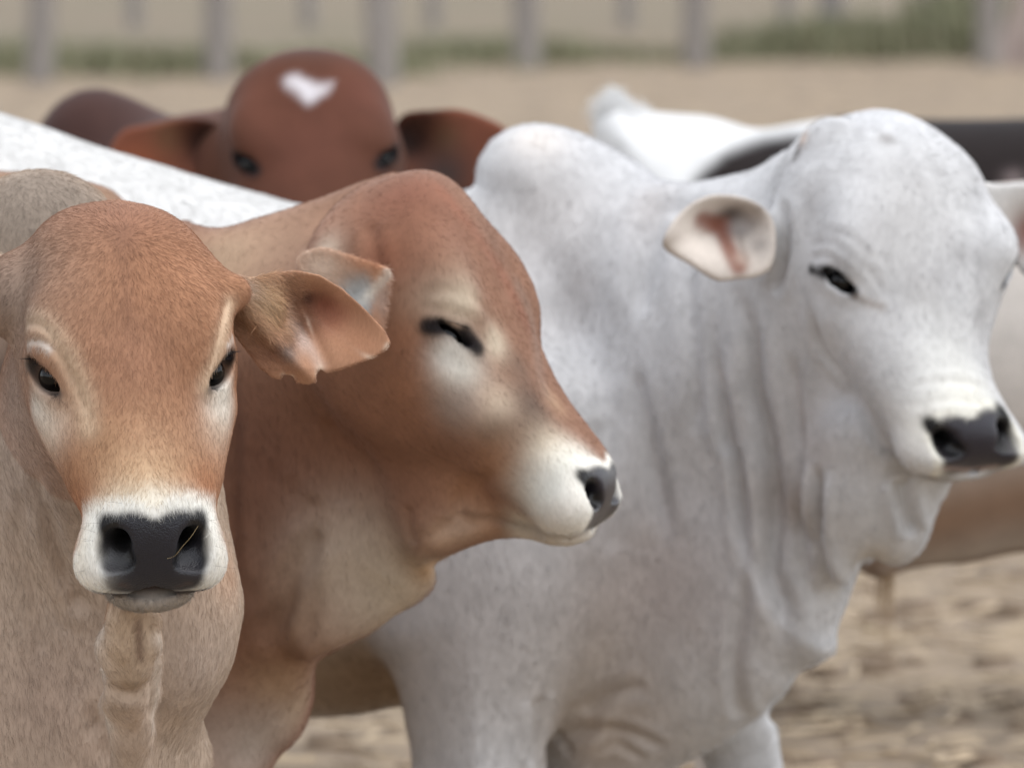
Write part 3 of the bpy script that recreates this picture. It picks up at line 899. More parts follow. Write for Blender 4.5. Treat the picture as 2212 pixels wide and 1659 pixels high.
def calf_side():
    P = Pose(1127.7, 663, 10.5, .541, 35.8, 70.3, 1.3)
    x0, x1 = W(380, 800, 10.6)[0], W(1370, 800, 10.5)[0]
    g = Grid(axis(-2.2, -.0, x0, x1, .0042, .025) if False else np.concatenate([np.arange(-2.2, x0, .02), np.arange(x0, x1, .0042)]).astype(np.float32),
             axis(10.1, 11.9, 10.2, 10.95, .0048, .025), axis(0., 1.45, .66, 1.28, .0042, .02))
    A = lambda *a: np.array(a, float)
    # trunk far behind the foreground calf
    g.ell(A(-1.20, 11.35, .88), (.75, .26, .32), None, .05)
    g.ell(W(70, 520, 11.25), (.13, .10, .105), None, .05)
    g.ell(A(-.62, 11.15, .85), (.26, .24, .34), None, .1)
    for x, y in ((-.45, 10.92), (-.52, 11.25), (-1.7, 11.2), (-1.8, 11.5)): ground_leg(g, x, y, .74, .10)
    g.plate([(150, 545), (300, 488), (440, 474), (560, 454), (660, 418), (740, 382), (820, 380), (880, 480), (940, 700), (960, 900), (955, 1100), (943, 1200), (941, 1235), (932, 1268), (900, 1300), (850, 1330), (800, 1370),
             (740, 1400), (690, 1430), (600, 1500), (300, 1600), (100, 1300)], 10.78, .15, .17, ax=-.45, k=.05)
    g.plate([(420, 1200), (600, 1330), (670, 1400), (692, 1450), (690, 1500), (672, 1570), (642, 1612), (608, 1645), (585, 1740), (560, 1850), (420, 1950), (200, 1900), (200, 1300)], 10.85, .14, .10, k=.05)
    g.cap(P.pt(0, .26, -.25), W(680, 850, 10.8), .10, .13, .06)
    g.plate([(650, 1150), (800, 1100), (930, 1190), (942, 1232), (934, 1266), (900, 1300), (800, 1370), (700, 1420), (640, 1400)], 10.62, .035, .05, ax=-.2, k=.03)
    yj = P.pt(0, .6, -.3)[1]
    g.plate([(860, 900), (1100, 920), (1210, 1060), (1185, 1152), (1095, 1150), (1040, 1160), (985, 1180), (928, 1196), (880, 1180), (840, 1050)], yj, .06, .09, k=.07)
    head(g, P, wide=1.05, slit=.0048, eye_l=.026, chin=.5, mouth_r=.45)
    ev = eye_frame(P, -1, 1.05)
    trim(g, [(-800, 300), (240, 400), (440, 490), (560, 470), (660, 435), (740, 400), (800, 378), (830, 320), (1400, 320), (1450, 1200), (1100, 1230), (945, 1215), (942, 1238), (934, 1268), (900, 1300), (850, 1330), (800, 1370),
             (740, 1400), (690, 1430), (681, 1450), (681, 1500), (662, 1570), (632, 1610), (600, 1640), (588, 1670), (575, 1720), (565, 1800), (555, 1950), (545, 2300), (540, 2800), (530, 3600), (-2500, 3600), (-2500, 300)], .015)
    V, Q, q0, wf = sculpt_head(g, P, PAIRS_B(P, ev), (.33, .42))
    s = Skin(V, Q, '8a5e45'); s.q = q0
    s.crease([(693, 1140), (658, 1197), (628, 1249), (612, 1310), (560, 1400)], .014, .010)
    s.crease([(1035, 1020), (1000, 1080), (985, 1130)], .010, .005); s.crease([(1060, 1010), (1045, 1060), (1050, 1110)], .009, .004)
    s.crease([(480, 760), (500, 900), (490, 1100), (510, 1300)], .012, .006)
    s.crease([(700, 900), (740, 1000), (735, 1100)], .014, .004)
    s.crease([(1095, 1118), (1030, 1125), (960, 1140), (900, 1172)], .009, .003)
    s.crease([(880, 1090), (885, 1140), (897, 1180)], .008, .004)
    s.crease([(905, 640), (960, 630), (1040, 655), (1090, 720)], .007, .0015)
    s.crease([(900, 660), (950, 668), (1020, 690), (1060, 760)], .006, .0012)
    s.crease([(800, 480), (812, 560), (830, 640)], .010, .005)
    for k in range(5):
        x = 500 + k * 42
        s.crease([(x, 900 + 40 * k), (x + 8, 1100 + 10 * k), (x + 2, 1250), (x - 10, 1400)], .012, .005)
    s.renew()
    s.dab(560, 560, .10, 'b08a6e', .8); s.dab(480, 560, .05, 'b89878', .6); s.dab(700, 500, .05, 'a87a60', .7); s.dab(700, 560, .030, 'd3bda6', .9)
    s.dab(880, 420, .07, '84503a', .9); s.dab(960, 520, .05, '8c5c44', .7); s.dab(830, 560, .03, '8e5236', .6)
    s.dab(1000, 580, .035, '957058', .6); s.stroke([(960, 420), (1040, 520), (1100, 620), (1140, 700)], .018, '94583e', .5)
    s.stroke([(1120, 620), (1150, 700), (1165, 800), (1180, 850)], .014, '8a6a58', .7)
    s.dab(560, 1000, .14, '6f4836', .85); s.dab(760, 930, .10, '8a5a3e', .7); s.dab(60, 450, .2, '9c7a5e', .9); s.dab(900, 850, .05, '97613f', .7); s.dab(880, 720, .03, '925c3c', .6)
    s.dab(1000, 650, .030, 'c7b298', .8, sx=1.7); s.dab(1070, 740, .024, 'd0bba0', .8)
    s.dab(995, 800, .032, 'd0c7b8', .85); s.dab(970, 760, .022, 'd6cec2', .8); s.dab(1080, 880, .032, 'd9bda0', .8); s.dab(985, 880, .035, '9c8a7e', .7)
    s.dab(1150, 880, .034, '52443b', .75, sz=1.8); s.dab(1145, 960, .036, '52453c', .8); s.dab(1085, 930, .025, '5a483a', .7); s.dab(1120, 790, .022, '6f5848', .5); s.dab(1060, 520, .03, '7c5844', .5)
    s.dab(1200, 870, .02, 'b08a68', .5)
    s.dab(1090, 1010, .04, 'a8744e', .7); s.dab(1200, 985, .035, 'd9bf9e', .8); s.dab(1230, 1000, .03, 'e6dccb', .8)
    s.dab(1190, 1085, .055, 'dcd8ce', .95, 3); s.dab(1270, 1010, .03, 'e2dccf', .8); s.dab(1130, 1130, .025, 'd8cbb8', .8)
    s.dab(1040, 1130, .03, 'b98a68', .8); s.dab(960, 1160, .025, 'c9a284', .7); s.dab(1000, 1060, .03, 'a8744e', .5)
    s.dab(770, 1240, .10, 'b39c88', .95, 3); s.dab(850, 1270, .06, 'bba58c', .85); s.dab(1000, 1140, .03, 'b99880', .7); s.dab(925, 1230, .02, 'b28a62', .8)
    s.dab(650, 1330, .05, 'a8866c', .6); s.dab(600, 1480, .05, 'a5815f', .7); s.dab(640, 1530, .04, 'b29272', .7)
    s.dab(540, 1610, .06, 'b3a396', .8); s.dab(450, 1600, .06, 'ab9282', .7); s.dab(540, 1320, .04, '7a5440', .6)
    s.C *= np.array([.95, 1.01, 1.04])
    pale_muzzle(s, 'd3cec4', .80, .88)
    s.stroke([(922, 706), (945, 706), (975, 712), (1005, 722), (1033, 752)], .012, '171416', .95, 4)
    pad_paint(s, P, '221d26', 'e0dcd2', w_=.90, h_=.9, ringw_=(1.25, 1.5), chin='c8c0b4', mouth=.3)
    eye_work(s, P, wf, 1.05, None, dab=.0125, ll=.024)
    o = make_mesh('calf', s.V, s.Q, M_COAT, None, s.attrs())
    tag(o, 'red-brown calf in profile looking right with a pale patch round its closed eye', 'calf', 'cattle standing in the pen')
    eye_work(s, P, wf, 1.05, o, lashes=160, ln=.020)
    # the near ear, folded back, its tip cut square
    ear = [(640, 560), (690, 535), (745, 548), (800, 566), (838, 580), (842, 602), (836, 650), (830, 692), (815, 740), (770, 760), (720, 700), (670, 620)]
    c = W(760, 640, 10.34)
    Ve, Qe = sheet(ear, 10.36, .0026, .0016, lambda X, Z: .010 * np.exp(-((X - c[0] - .01) ** 2 + (Z - c[2]) ** 2) / .03 ** 2) - .08 * (X - c[0]), depth=.10)
    se = Skin(Ve, Qe, 'b98e72')
    se.dab(775, 640, .030, 'a0a3a3', 1., 4); se.stroke([(690, 540), (745, 550), (835, 580)], .012, 'c0855c', .8); se.stroke([(812, 590), (805, 690)], .007, 'c08a62', .8)
    se.stroke([(838, 585), (830, 692)], .006, 'd9d2c4', .8); se.dab(690, 570, .03, 'd6c4b0', .7)
    oe = make_mesh('ear', se.V, se.Q, M_COAT, o, se.attrs())
    Re, Ne, Ce, _ = pick(se, 9000, np.ones(len(se.V)))
    strands('ear_hair', Re, np.tile([[.6, 0, -.4]], (len(Re), 1)), Ne, rng.uniform(.004, .010, len(Re)), .00022, Ce * rng.lognormal(0, .15, len(Re))[:, None], M_FUR, oe, jit=.4)
    ear = [(1000, 470), (1080, 480), (1160, 520), (1230, 570), (1240, 620), (1180, 650), (1100, 620), (1030, 560)]
    coat_fur(s, P, o, 90000, s.at(900, 470), headlen=.009, bodylen=.012, rad=.00022, cut=10.9, hair_dark=.04, dark_k=.7, cj_=.08, body_d=.7)
    return o

def PAIRS_B(P, ev):
    return [(P.pt(0, .0, -.05), (885, 330)), (P.pt(-.12, .0, -.12), (800, 380)), (P.pt(0, .2, .05), (985, 425)), (ev[0] + ev[1] * .018, (972, 722)), (P.pt(.2, .40, .03), (1150, 640)),
            (front(P, -.09, -.01), (1285, 1065)), (front(P, 0, 0), (1308, 1060)), (front(P, 0, .096), (1290, 1128)), (front(P, -.12, .10, -.1), (1190, 1150)), (P.pt(0, .62, .01), (1190, 850))]

# ================================================================== the grey-white bull
TRIM_C = [(-2500, 60), (-900, 60), (-400, 130), (-150, 190), (0, 240), (100, 272), (200, 310), (330, 348), (450, 385), (560, 415), (660, 440), (820, 443), (980, 412), (1020, 400), (1030, 350), (1060, 300), (1110, 270), (1160, 263), (1230, 275), (1300, 305), (1370, 345), (1430, 385), (1490, 390), (1560, 380), (1640, 365), (1700, 335),
          (1735, 260), (1760, 150), (2300, 150), (2400, 1050), (2200, 1110), (2045, 1095), (2022, 1105), (2002, 1180), (1962, 1222), (1920, 1227), (1867, 1212), (1852, 1240), (1832, 1300), (1812, 1350), (1807, 1400), (1771, 1431), (1731, 1451), (1701, 1491), (1668, 1520), (1660, 1560), (1690, 1659), (1800, 2600), (1700, 3200), (-2500, 3200)]

def bull_white():
    P = Pose(2037, 558.5, 11.5, .544, 25, 29.6, -.4)
    WD = 1.06
    x0, x1 = W(790, 800, 11.6)[0], W(2225, 800, 11.4)[0]
    g = Grid(np.concatenate([np.arange(-1.9, x0, .022), np.arange(x0, x1, .0048)]).astype(np.float32),
             axis(10.95, 12.6, 11.15, 11.95, .0055, .025), axis(0., 1.5, .42, 1.34, .0048, .02))
    A = lambda *a: np.array(a, float)
    # trunk
    g.plate([(-1900, 60), (-900, 60), (-400, 130), (-150, 190), (0, 240), (100, 272), (200, 308), (330, 347), (450, 384), (560, 414), (660, 440), (800, 446), (960, 425), (1100, 420), (1300, 500), (1400, 700), (1420, 1000), (1400, 1350), (1200, 1480), (880, 1520), (600, 1545),
             (-400, 1480), (-1500, 1300), (-2000, 1000)], 12.05, .30, .30, k=.03)
    # hump
    g.plate([(960, 440), (985, 422), (1020, 400), (1028, 350), (1060, 300), (1108, 271), (1160, 263), (1230, 275), (1300, 305), (1370, 345), (1430, 385), (1500, 420), (1400, 650), (1200, 800), (1040, 650)], 11.98, .11, .11, k=.04)
    # neck and breast
    g.plate([(1250, 400), (1430, 387), (1490, 392), (1560, 382), (1640, 367), (1700, 342), (1760, 350), (1850, 500), (1880, 800), (1890, 1000), (1876, 1200), (1853, 1243), (1832, 1300), (1813, 1350), (1808, 1400), (1772, 1432), (1730, 1452), (1700, 1492), (1650, 1532),
             (1616, 1555), (1560, 1600), (1440, 1670), (1350, 1740), (1240, 1790), (1150, 1740), (1110, 1500), (1080, 1200), (1080, 800), (1120, 500)], 11.86, .17, .24, ax=-.50, k=.05)
    g.cap(P.pt(0, .3, -.25), W(1600, 800, 11.8), .15, .17, .06)
    # hanging dewlap
    g.plate([(1775, 930), (1860, 880), (1960, 920), (2035, 1000), (2036, 1040), (2022, 1100), (2002, 1180), (1965, 1222), (1920, 1229), (1870, 1214), (1822, 1264), (1785, 1240), (1763, 1180), (1758, 1050)], 11.585, .035, .05, az=-.45, k=.03)
    g.cap(P.pt(-.03, .50, -.33), W(1850, 1040, 11.60), .075, .05, .06)
    g.cap(P.pt(-.08, .40, -.30), W(1720, 960, 11.70), .08, .07, .08)
    # near shoulder and foreleg
    g.plate([(960, 900), (1180, 820), (1280, 1000), (1260, 1250), (1200, 1400), (1168, 1500), (1150, 1650), (1142, 1800), (1130, 2100), (940, 2100), (925, 1800), (905, 1660), (882, 1530), (860, 1440), (822, 1350), (850, 1150)], 11.74, .105, .12, k=.10)
    g.ell(W(1080, 1150, 11.78), (.13, .11, .22), None, .12)
    x = W(1035, 1700, 11.76)[0]
    g.chain([A(x, 11.76, .46), A(x, 11.76, .36), A(x - .01, 11.76, .14), A(x + .02, 11.72, .03)], [.075, .065, .045, .06], .05)
    # far foreleg, hind legs
    t = W(1615, 1640, 12.0)
    g.chain([W(1500, 1300, 12.0), W(1590, 1540, 12.0), A(t[0] + .01, 12.0, .40), A(t[0] + .01, 12., .34), A(t[0], 12., .12), A(t[0] + .03, 11.97, .03)], [.13, .065, .052, .055, .038, .05], .04)
    for x, y in ((-1.55, 11.9), (-1.65, 12.25)): ground_leg(g, x, y, .8, .16)
    g.ell(P.pt(-.185, .09, -.07), (.022, .022, .022), None, .02)
    head(g, P, wide=WD, slit=.010, eye_l=.027, dome=.015, chin=.5, mouth_r=.45)
    g.cap(P.pt(-.20, .22, -.12), W(1672, 520, 11.56), .032, .024, .03)
    trim(g, TRIM_C, .012)
    ev = {sd: eye_frame(P, sd, WD) for sd in (-1, 1)}
    V, Q, q0, wf = sculpt_head(g, P, [(P.pt(0, .0, -.05), (1945, 208)), (P.pt(-.12, .01, -.09), (1830, 232)), (P.pt(-.2, .08, -.12), (1738, 300)), (P.pt(.23, .25, -.04), (2130, 450)), (P.pt(.25, .36, -.14), (2140, 540)), (P.pt(.16, .06, -.05), (2060, 290)),
                   (ev[-1][0] + ev[-1][1] * .018, (1808, 607)), (front(P, 0, 0), (2112, 948)), (front(P, -.11, -.06), (2022, 920)), (front(P, .11, -.06), (2182, 903)),
                   (front(P, 0, .096), (2110, 1012)), (front(P, -.15, .08, -.06), (1962, 1005)), (front(P, .15, .06, -.06), (2203, 965)), (P.pt(.19, .60, -.08), (2120, 720)), (P.pt(.15, .78, -.07), (2145, 845))], (.34, .46))
    s = Skin(V, Q, 'c0c0c1'); s.q = q0
    S = s.crease
    S([(1585, 606), (1622, 712), (1632, 844), (1653, 923), (1668, 1029), (1673, 1126), (1668, 1232), (1694, 1317), (1690, 1402)], .013, .018)
    S([(1542, 659), (1558, 844), (1574, 949), (1592, 999), (1609, 1148), (1630, 1245)], .010, .012)
    S([(1373, 791), (1385, 860), (1400, 923), (1421, 1039), (1448, 1177)], .013, .008)
    S([(1753, 659), (1780, 754), (1843, 833), (1886, 923), (1928, 997)], .009, .007)
    S([(1620, 1230), (1600, 1330), (1588, 1430), (1594, 1510), (1606, 1552)], .010, .008)
    S([(1690, 430), (1693, 500), (1688, 580), (1670, 640)], .010, .010)
    S([(1945, 1035), (1955, 1095), (1975, 1160)], .009, .014)
    S([(1470, 380), (1440, 450), (1400, 560), (1380, 700)], .020, .008)
    S([(1290, 900), (1300, 1050), (1330, 1200)], .02, .006)
    S([(1150, 1625), (1210, 1590), (1290, 1575), (1380, 1590), (1440, 1620)], .010, .007); S([(1150, 1655), (1230, 1615), (1330, 1605), (1400, 1640)], .008, .006); S([(1260, 1540), (1320, 1500), (1400, 1480)], .012, .005)
    S([(1165, 1500), (1160, 1580), (1150, 1660)], .012, .010)
    for pts, wd_, dp_ in (([(1500, 500), (1490, 650), (1510, 800), (1500, 950)], .014, .006), ([(1710, 760), (1722, 900), (1735, 1040), (1740, 1150)], .010, .008),
                          ([(1768, 1000), (1762, 1090), (1766, 1170), (1784, 1235), (1812, 1262)], .010, .017)):
        S(pts, wd_, dp_)
    for pts in ([(1740, 560), (1790, 555), (1850, 600), (1900, 660)], [(1745, 530), (1800, 525), (1870, 580), (1920, 650)], [(1770, 500), (1830, 510), (1890, 570)]):
        S(pts, .006, .0022)
    for k in range(4):
        S([(1965, 835 + k * 16), (2050, 822 + k * 14), (2130, 838 + k * 12)], .005, .0022)
    s.renew()
    for _ in range(90):
        s.dab(rng.uniform(1730, 2140), rng.uniform(240, 820), rng.uniform(.006, .018), ['a8a7a8', 'cccccc', '9e9c9d'][rng.integers(3)], .45, sz=1.6)
    for _ in range(70):
        s.dab(rng.uniform(900, 1700), rng.uniform(330, 1500), rng.uniform(.012, .05), ['acaaa9', 'c8c8c8', 'b0a6a0'][rng.integers(3)], .3, sz=2.)
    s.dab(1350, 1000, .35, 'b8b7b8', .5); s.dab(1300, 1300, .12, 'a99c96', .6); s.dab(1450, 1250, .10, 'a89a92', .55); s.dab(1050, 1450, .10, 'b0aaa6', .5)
    s.dab(1700, 1080, .05, 'a79a92', .6); s.dab(1760, 950, .05, 'a99f98', .6); s.dab(1180, 480, .10, 'c4bdb8', .5); s.dab(1160, 300, .04, 'd8cfc6', .7)
    s.dab(1800, 700, .08, 'c6c4c2', .4); s.dab(1950, 450, .10, 'cac8c6', .5); s.dab(1990, 640, .03, 'aaa6a2', .4); s.dab(1915, 300, .012, '6f6660', .6)
    s.stroke([(1735, 300), (1790, 245), (1860, 225), (1940, 220)], .010, 'd9b69a', .6); s.dab(1722, 330, .012, '5a524e', .9)
    s.dab(2080, 860, .05, 'e0dccb', .8); s.dab(1990, 930, .05, 'e0ddd4', .8); s.dab(2030, 780, .06, 'd8d8d4', .7)
    s.dab(820, 1500, .12, 'a58a6c', .9, sx=1.5); s.dab(760, 1450, .15, '9c8062', .9, sx=1.5, sz=.8)  # dirt-brown belly, with its shade and bounced light put into the colour
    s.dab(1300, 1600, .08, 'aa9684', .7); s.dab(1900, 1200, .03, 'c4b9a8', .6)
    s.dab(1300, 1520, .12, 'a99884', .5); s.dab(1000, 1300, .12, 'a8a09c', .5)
    for c in ((300, 360), (100, 300), (500, 420), (-100, 300)): s.dab(*c, .2, 'c8c7c4', .9)
    s.stroke([(1752, 582), (1780, 592), (1812, 608), (1845, 636)], .0075, '171416', .95, 4)
    pad_paint(s, P, '211d27', 'e0ddd0', w_=.84, h_=.84, ringw_=(1.2, 1.4), chin='b4b2b0', mouth=.3)
    s.stroke([(2035, 1012), (2090, 1015), (2150, 1008)], .005, 'b0968c', .5)
    s.stroke([(1850, 640), (1880, 655), (1905, 662)], .006, '8a7c70', .7)
    eye_work(s, P, wf, WD, None, dab=.009, ll=.026)
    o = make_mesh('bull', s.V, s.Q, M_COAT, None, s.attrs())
    tag(o, 'big grey-white humped bull with hanging dewlap, its body stretching behind the brown calves', 'bull', 'cattle standing in the pen')
    eye_work(s, P, wf, WD, o, lashes=120, ln=.020)
    ear = [(1430, 520), (1450, 480), (1490, 440), (1540, 420), (1600, 425), (1645, 445), (1672, 480), (1678, 530), (1665, 580), (1630, 600), (1590, 604), (1545, 606), (1490, 572), (1440, 542)]
    c = W(1575, 500, 11.55)
    Ve, Qe = sheet(ear, 11.50, .006, .0028, lambda X, Z: .05 * np.exp(-((X - c[0]) / .055) ** 2 - ((Z - c[2] - .01) / .035) ** 2) - .01 + .2 * (X - c[0]), depth=.11)
    se = Skin(Ve, Qe, 'c6bbb0')
    se.stroke([(1435, 525), (1490, 440), (1545, 420), (1610, 425)], .010, '7c6c5c', .8); se.stroke([(1435, 530), (1490, 572), (1545, 606)], .006, '8c7a68', .7)
    se.dab(1592, 470, .026, '352a27', 1., 3, sx=1.2); se.stroke([(1515, 478), (1560, 490)], .015, '7a3f28', .95, 3); se.stroke([(1565, 515), (1578, 545), (1595, 575)], .013, '7a3f28', .9, 3); se.stroke([(1640, 450), (1600, 500), (1610, 560)], .006, '6a5a52', .6); se.dab(1500, 530, .028, 'd8ccc0', .9)
    se.dab(1625, 455, .02, 'a89c90', .8); se.dab(1640, 530, .018, '77706c', .7); se.dab(1690, 540, .02, 'b8b2ae', .8); se.dab(1600, 560, .012, 'b8a090', .6)
    make_mesh('ear', se.V, se.Q, M_COAT, o, se.attrs())
    ear = [(2110, 400), (2160, 397), (2212, 394), (2290, 400), (2370, 440), (2420, 500), (2380, 580), (2300, 610), (2220, 602), (2180, 550), (2140, 500)]
    c = W(2240, 500, 11.8)
    Ve, Qe = sheet(ear, 11.74, .006, .004, lambda X, Z: .05 * np.exp(-((X - c[0]) / .05) ** 2 - ((Z - c[2]) / .04) ** 2), depth=.11)
    se = Skin(Ve, Qe, 'cfccc8')
    se.dab(2230, 500, .035, '8c4a34', .9, sz=1.2); se.dab(2190, 530, .02, '6a4034', .6); se.dab(2210, 580, .018, '85807c', .7)
    make_mesh('ear', se.V, se.Q, M_COAT, o, se.attrs())
    coat_fur(s, P, o, 150000, s.at(1915, 300), headlen=.010, bodylen=.013, rad=.0003, cut=11.8, hair_dark=.10, dark_k=.78, cj_=.10, body_d=.8)
    return o

# ================================================================== the dark red bull looking over the white back
def bull_red():
    P = Pose(685, 312, 14.0, .55, 40, 3, 0)
    g = Grid(axis(-2.4, .6, -.72, .05, .006, .03), axis(13.5, 16.2, 13.6, 14.4, .008, .03), axis(0., 1.6, .95, 1.42, .006, .025))
    A = lambda *a: np.array(a, float)
    g.ell(A(-1.25, 15.3, .86), (.55, .60, .34), np.array([[.8, .6, 0], [-.6, .8, 0], [0, 0, 1]]), .05)
    g.plate([(60, 420), (75, 300), (100, 245), (140, 208), (195, 190), (250, 198), (305, 232), (345, 285), (420, 420), (300, 600), (60, 560)], 14.75, .13, .12, k=.06)
    g.cap(P.pt(0, .3, -.3), W(330, 600, 14.8), .15, .26, .08)
    g.cap(W(300, 800, 14.75), W(600, 900, 14.5), .24, .16, .1)
    for x, y in ((-.62, 14.6), (-.95, 14.9), (-1.6, 15.4), (-1.75, 15.7)): ground_leg(g, x, y, .7, .13)
    head(g, P, dome=.02)
    ev = {sd: eye_frame(P, sd, 1.) for sd in (-1, 1)}
    V, Q, q0, wf = sculpt_head(g, P, [(P.pt(0, .0, -.05), (668, 78)), (P.pt(-.2, .10, -.06), (520, 155)), (P.pt(.2, .10, -.06), (815, 155)), (P.pt(-.24, .3, -.05), (490, 280)), (P.pt(.24, .3, -.05), (853, 280)),
                   (ev[-1][0] + ev[-1][1] * .018, (532, 352)), (ev[1][0] + ev[1][1] * .018, (838, 338)), (front(P, 0, 0), (690, 590))], (.42, .6))
    s = Skin(V, Q, '54301f'); s.q = q0
    s.dab(660, 300, .10, '653a2b', .8); s.dab(665, 100, .05, '4a3028', .7, sz=.5); s.dab(560, 200, .06, '693c2b', .6); s.dab(780, 200, .06, '693a2b', .6)
    s.dab(190, 260, .20, '402823', .95, 4); s.dab(100, 240, .05, '5c3428', .6)
    # the white mark on the forehead, shaped like a leaning heart
    patch(s, [(610, 176), (618, 168), (636, 166), (661, 173), (679, 183), (699, 184), (716, 181), (708, 199), (689, 215), (666, 231), (651, 222), (636, 205), (615, 190)], s.at(660, 195)[1], 'cdc7ca', .020, .0025, 14.3)
    eye_work(s, P, wf, 1., None, dab=.016, ll=.026)
    o = make_mesh('bull', s.V, s.Q, M_COAT, None, s.attrs())
    tag(o, 'dark red bull facing us over the white back, white heart-shaped mark on its forehead', 'bull', 'cattle standing in the pen')
    eye_work(s, P, wf, 1., o, lashes=50)
    for pts, Yy, drk in (([(500, 320), (470, 270), (430, 256), (380, 256), (320, 268), (265, 282), (235, 330), (250, 370), (300, 400), (380, 410), (450, 400), (490, 380)], 14.2, (445, 310)),
                         ([(845, 320), (862, 255), (900, 240), (935, 238), (985, 235), (1040, 250), (1095, 280), (1105, 330), (1060, 380), (1010, 420), (940, 420), (880, 390)], 14.2, (885, 300))):
        c = W(drk[0], drk[1], Yy)
        Ve, Qe = sheet(pts, Yy, .008, .0045, lambda X, Z: .05 * np.exp(-((X - c[0]) ** 2 + (Z - c[2]) ** 2) / .05 ** 2), depth=.11)
        se = Skin(Ve, Qe, '74402b')
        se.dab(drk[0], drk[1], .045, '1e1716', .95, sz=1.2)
        cx = sum(p[0] for p in pts) / len(pts)
        se.dab(cx - 10, 300, .03, '6a4a30', .8); se.stroke([p for p in pts if p[1] < 290], .014, '4e3226', .8)
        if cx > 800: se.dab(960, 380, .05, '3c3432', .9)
        else: se.dab(300, 360, .04, '94502f', .8)
        make_mesh('ear', se.V, se.Q, M_COAT, o, se.attrs())
    return o

# ================================================================== cattle further back
def cow_back(name, label, cat, polys, Y, base, paint, legs, size):
    lo, hi, res = size
    g = Grid(np.arange(lo[0], hi[0], res).astype(np.float32), np.arange(lo[1], hi[1], res).astype(np.float32), np.arange(0, 1.6, res).astype(np.float32))
    for p, dy, T, R in polys: g.plate(p, Y + dy, T, R, k=.06)
    for (x, y) in legs: ground_leg(g, x, y, .75, .13)
    return g

def cow_pied():
    g = cow_back('', '', '', [([(1280, 300), (1284, 262), (1305, 240), (1328, 222), (1345, 226), (1370, 238), (1450, 246), (1530, 252), (1580, 266), (1640, 280), (1730, 266), (1850, 250), (2010, 258), (2212, 256), (2600, 240), (3100, 270), (3300, 420), (3300, 800), (2900, 900), (1500, 900), (1290, 700)], 0, .26, .24)],
                 16.2, '', None, [(.33, 16.0), (.38, 16.4), (1.5, 16.0), (1.55, 16.4)], ((-.05, 15.75), (2.2, 16.7), .014))
    V, Q = surface(g, 2)
    s = Skin(V, Q, '1d1514')
    patch(s, [(1150, 150), (1500, 190), (1760, 200), (1780, 285), (1700, 293), (1640, 303), (1585, 322), (1540, 350), (1500, 390), (1450, 480), (1150, 640)], 16.0, 'cfcfce', .03)
    s.dab(2190, 385, .02, '8a7a78', .5)
    o = make_mesh('cow', s.V, s.Q, M_COAT, None, s.attrs())
    tag(o, 'dark brown cow with a white rump, far behind the grey-white bull, head out of frame', 'cow', 'cattle standing in the pen')
    R, N, C, _ = pick(s, 900, np.exp(-((s.V - s.at(1335, 228)) ** 2).sum(1) / .035 ** 2), facing=-2)
    strands('tail_hair', R, np.tile([[-.5, 0, .9]], (len(R), 1)), N, rng.uniform(.01, .04, len(R)), .0006, C * 1.15, M_FUR, o, lift=.8, bend=0)

def cow_grey():
    g = cow_back('', '', '', [([(1650, 480), (1900, 430), (2100, 402), (2212, 392), (2500, 360), (2900, 380), (3300, 500), (3400, 900), (3200, 1150), (2700, 1200), (2400, 1190), (2212, 1192), (2100, 1212), (1980, 1224), (1900, 1236), (1780, 1200), (1650, 1100), (1600, 800)], 0, .29, .28)],
                 13.6, '', None, [(.33, 13.5), (.36, 13.8), (1.35, 13.5), (1.4, 13.8)], ((.2, 13.15), (2.0, 14.05), .011))
    g.cap(W(1900, 1215, 13.55), W(1910, 1238, 13.5), .022, .010, .03)
    V, Q = surface(g, 2)
    s = Skin(V, Q, 'b3a89e')
    s.dab(2170, 700, .2, 'b9b2aa', .8); s.stroke([(1850, 1150), (2000, 1130), (2212, 1080), (2500, 1080)], .09, '8f6e54', .85)
    s.stroke([(1880, 1225), (2000, 1222), (2212, 1190)], .03, '74573f', .7)
    s.dab(1910, 1250, .04, '6a4434', .8)
    o = make_mesh('cow', s.V, s.Q, M_COAT, None, s.attrs())
    tag(o, 'pale grey cow with a brown belly, side-on just behind the big white bull', 'cow', 'cattle standing in the pen')
    R, N, C, _ = pick(s, 60, np.exp(-((s.V - W(1915, 1250, 13.5)) ** 2).sum(1) / .015 ** 2), facing=-2)
    strands('belly_hair', R, np.tile([[.12, 0, -1.]], (len(R), 1)), np.tile([[0.3, 0, -.5]], (len(R), 1)), rng.uniform(.05, .15, len(R)), .0004, np.tile(srgb('9a8060'), (len(R), 1)), M_FUR, o, seg=5, lift=.1, bend=-1, jit=.05)

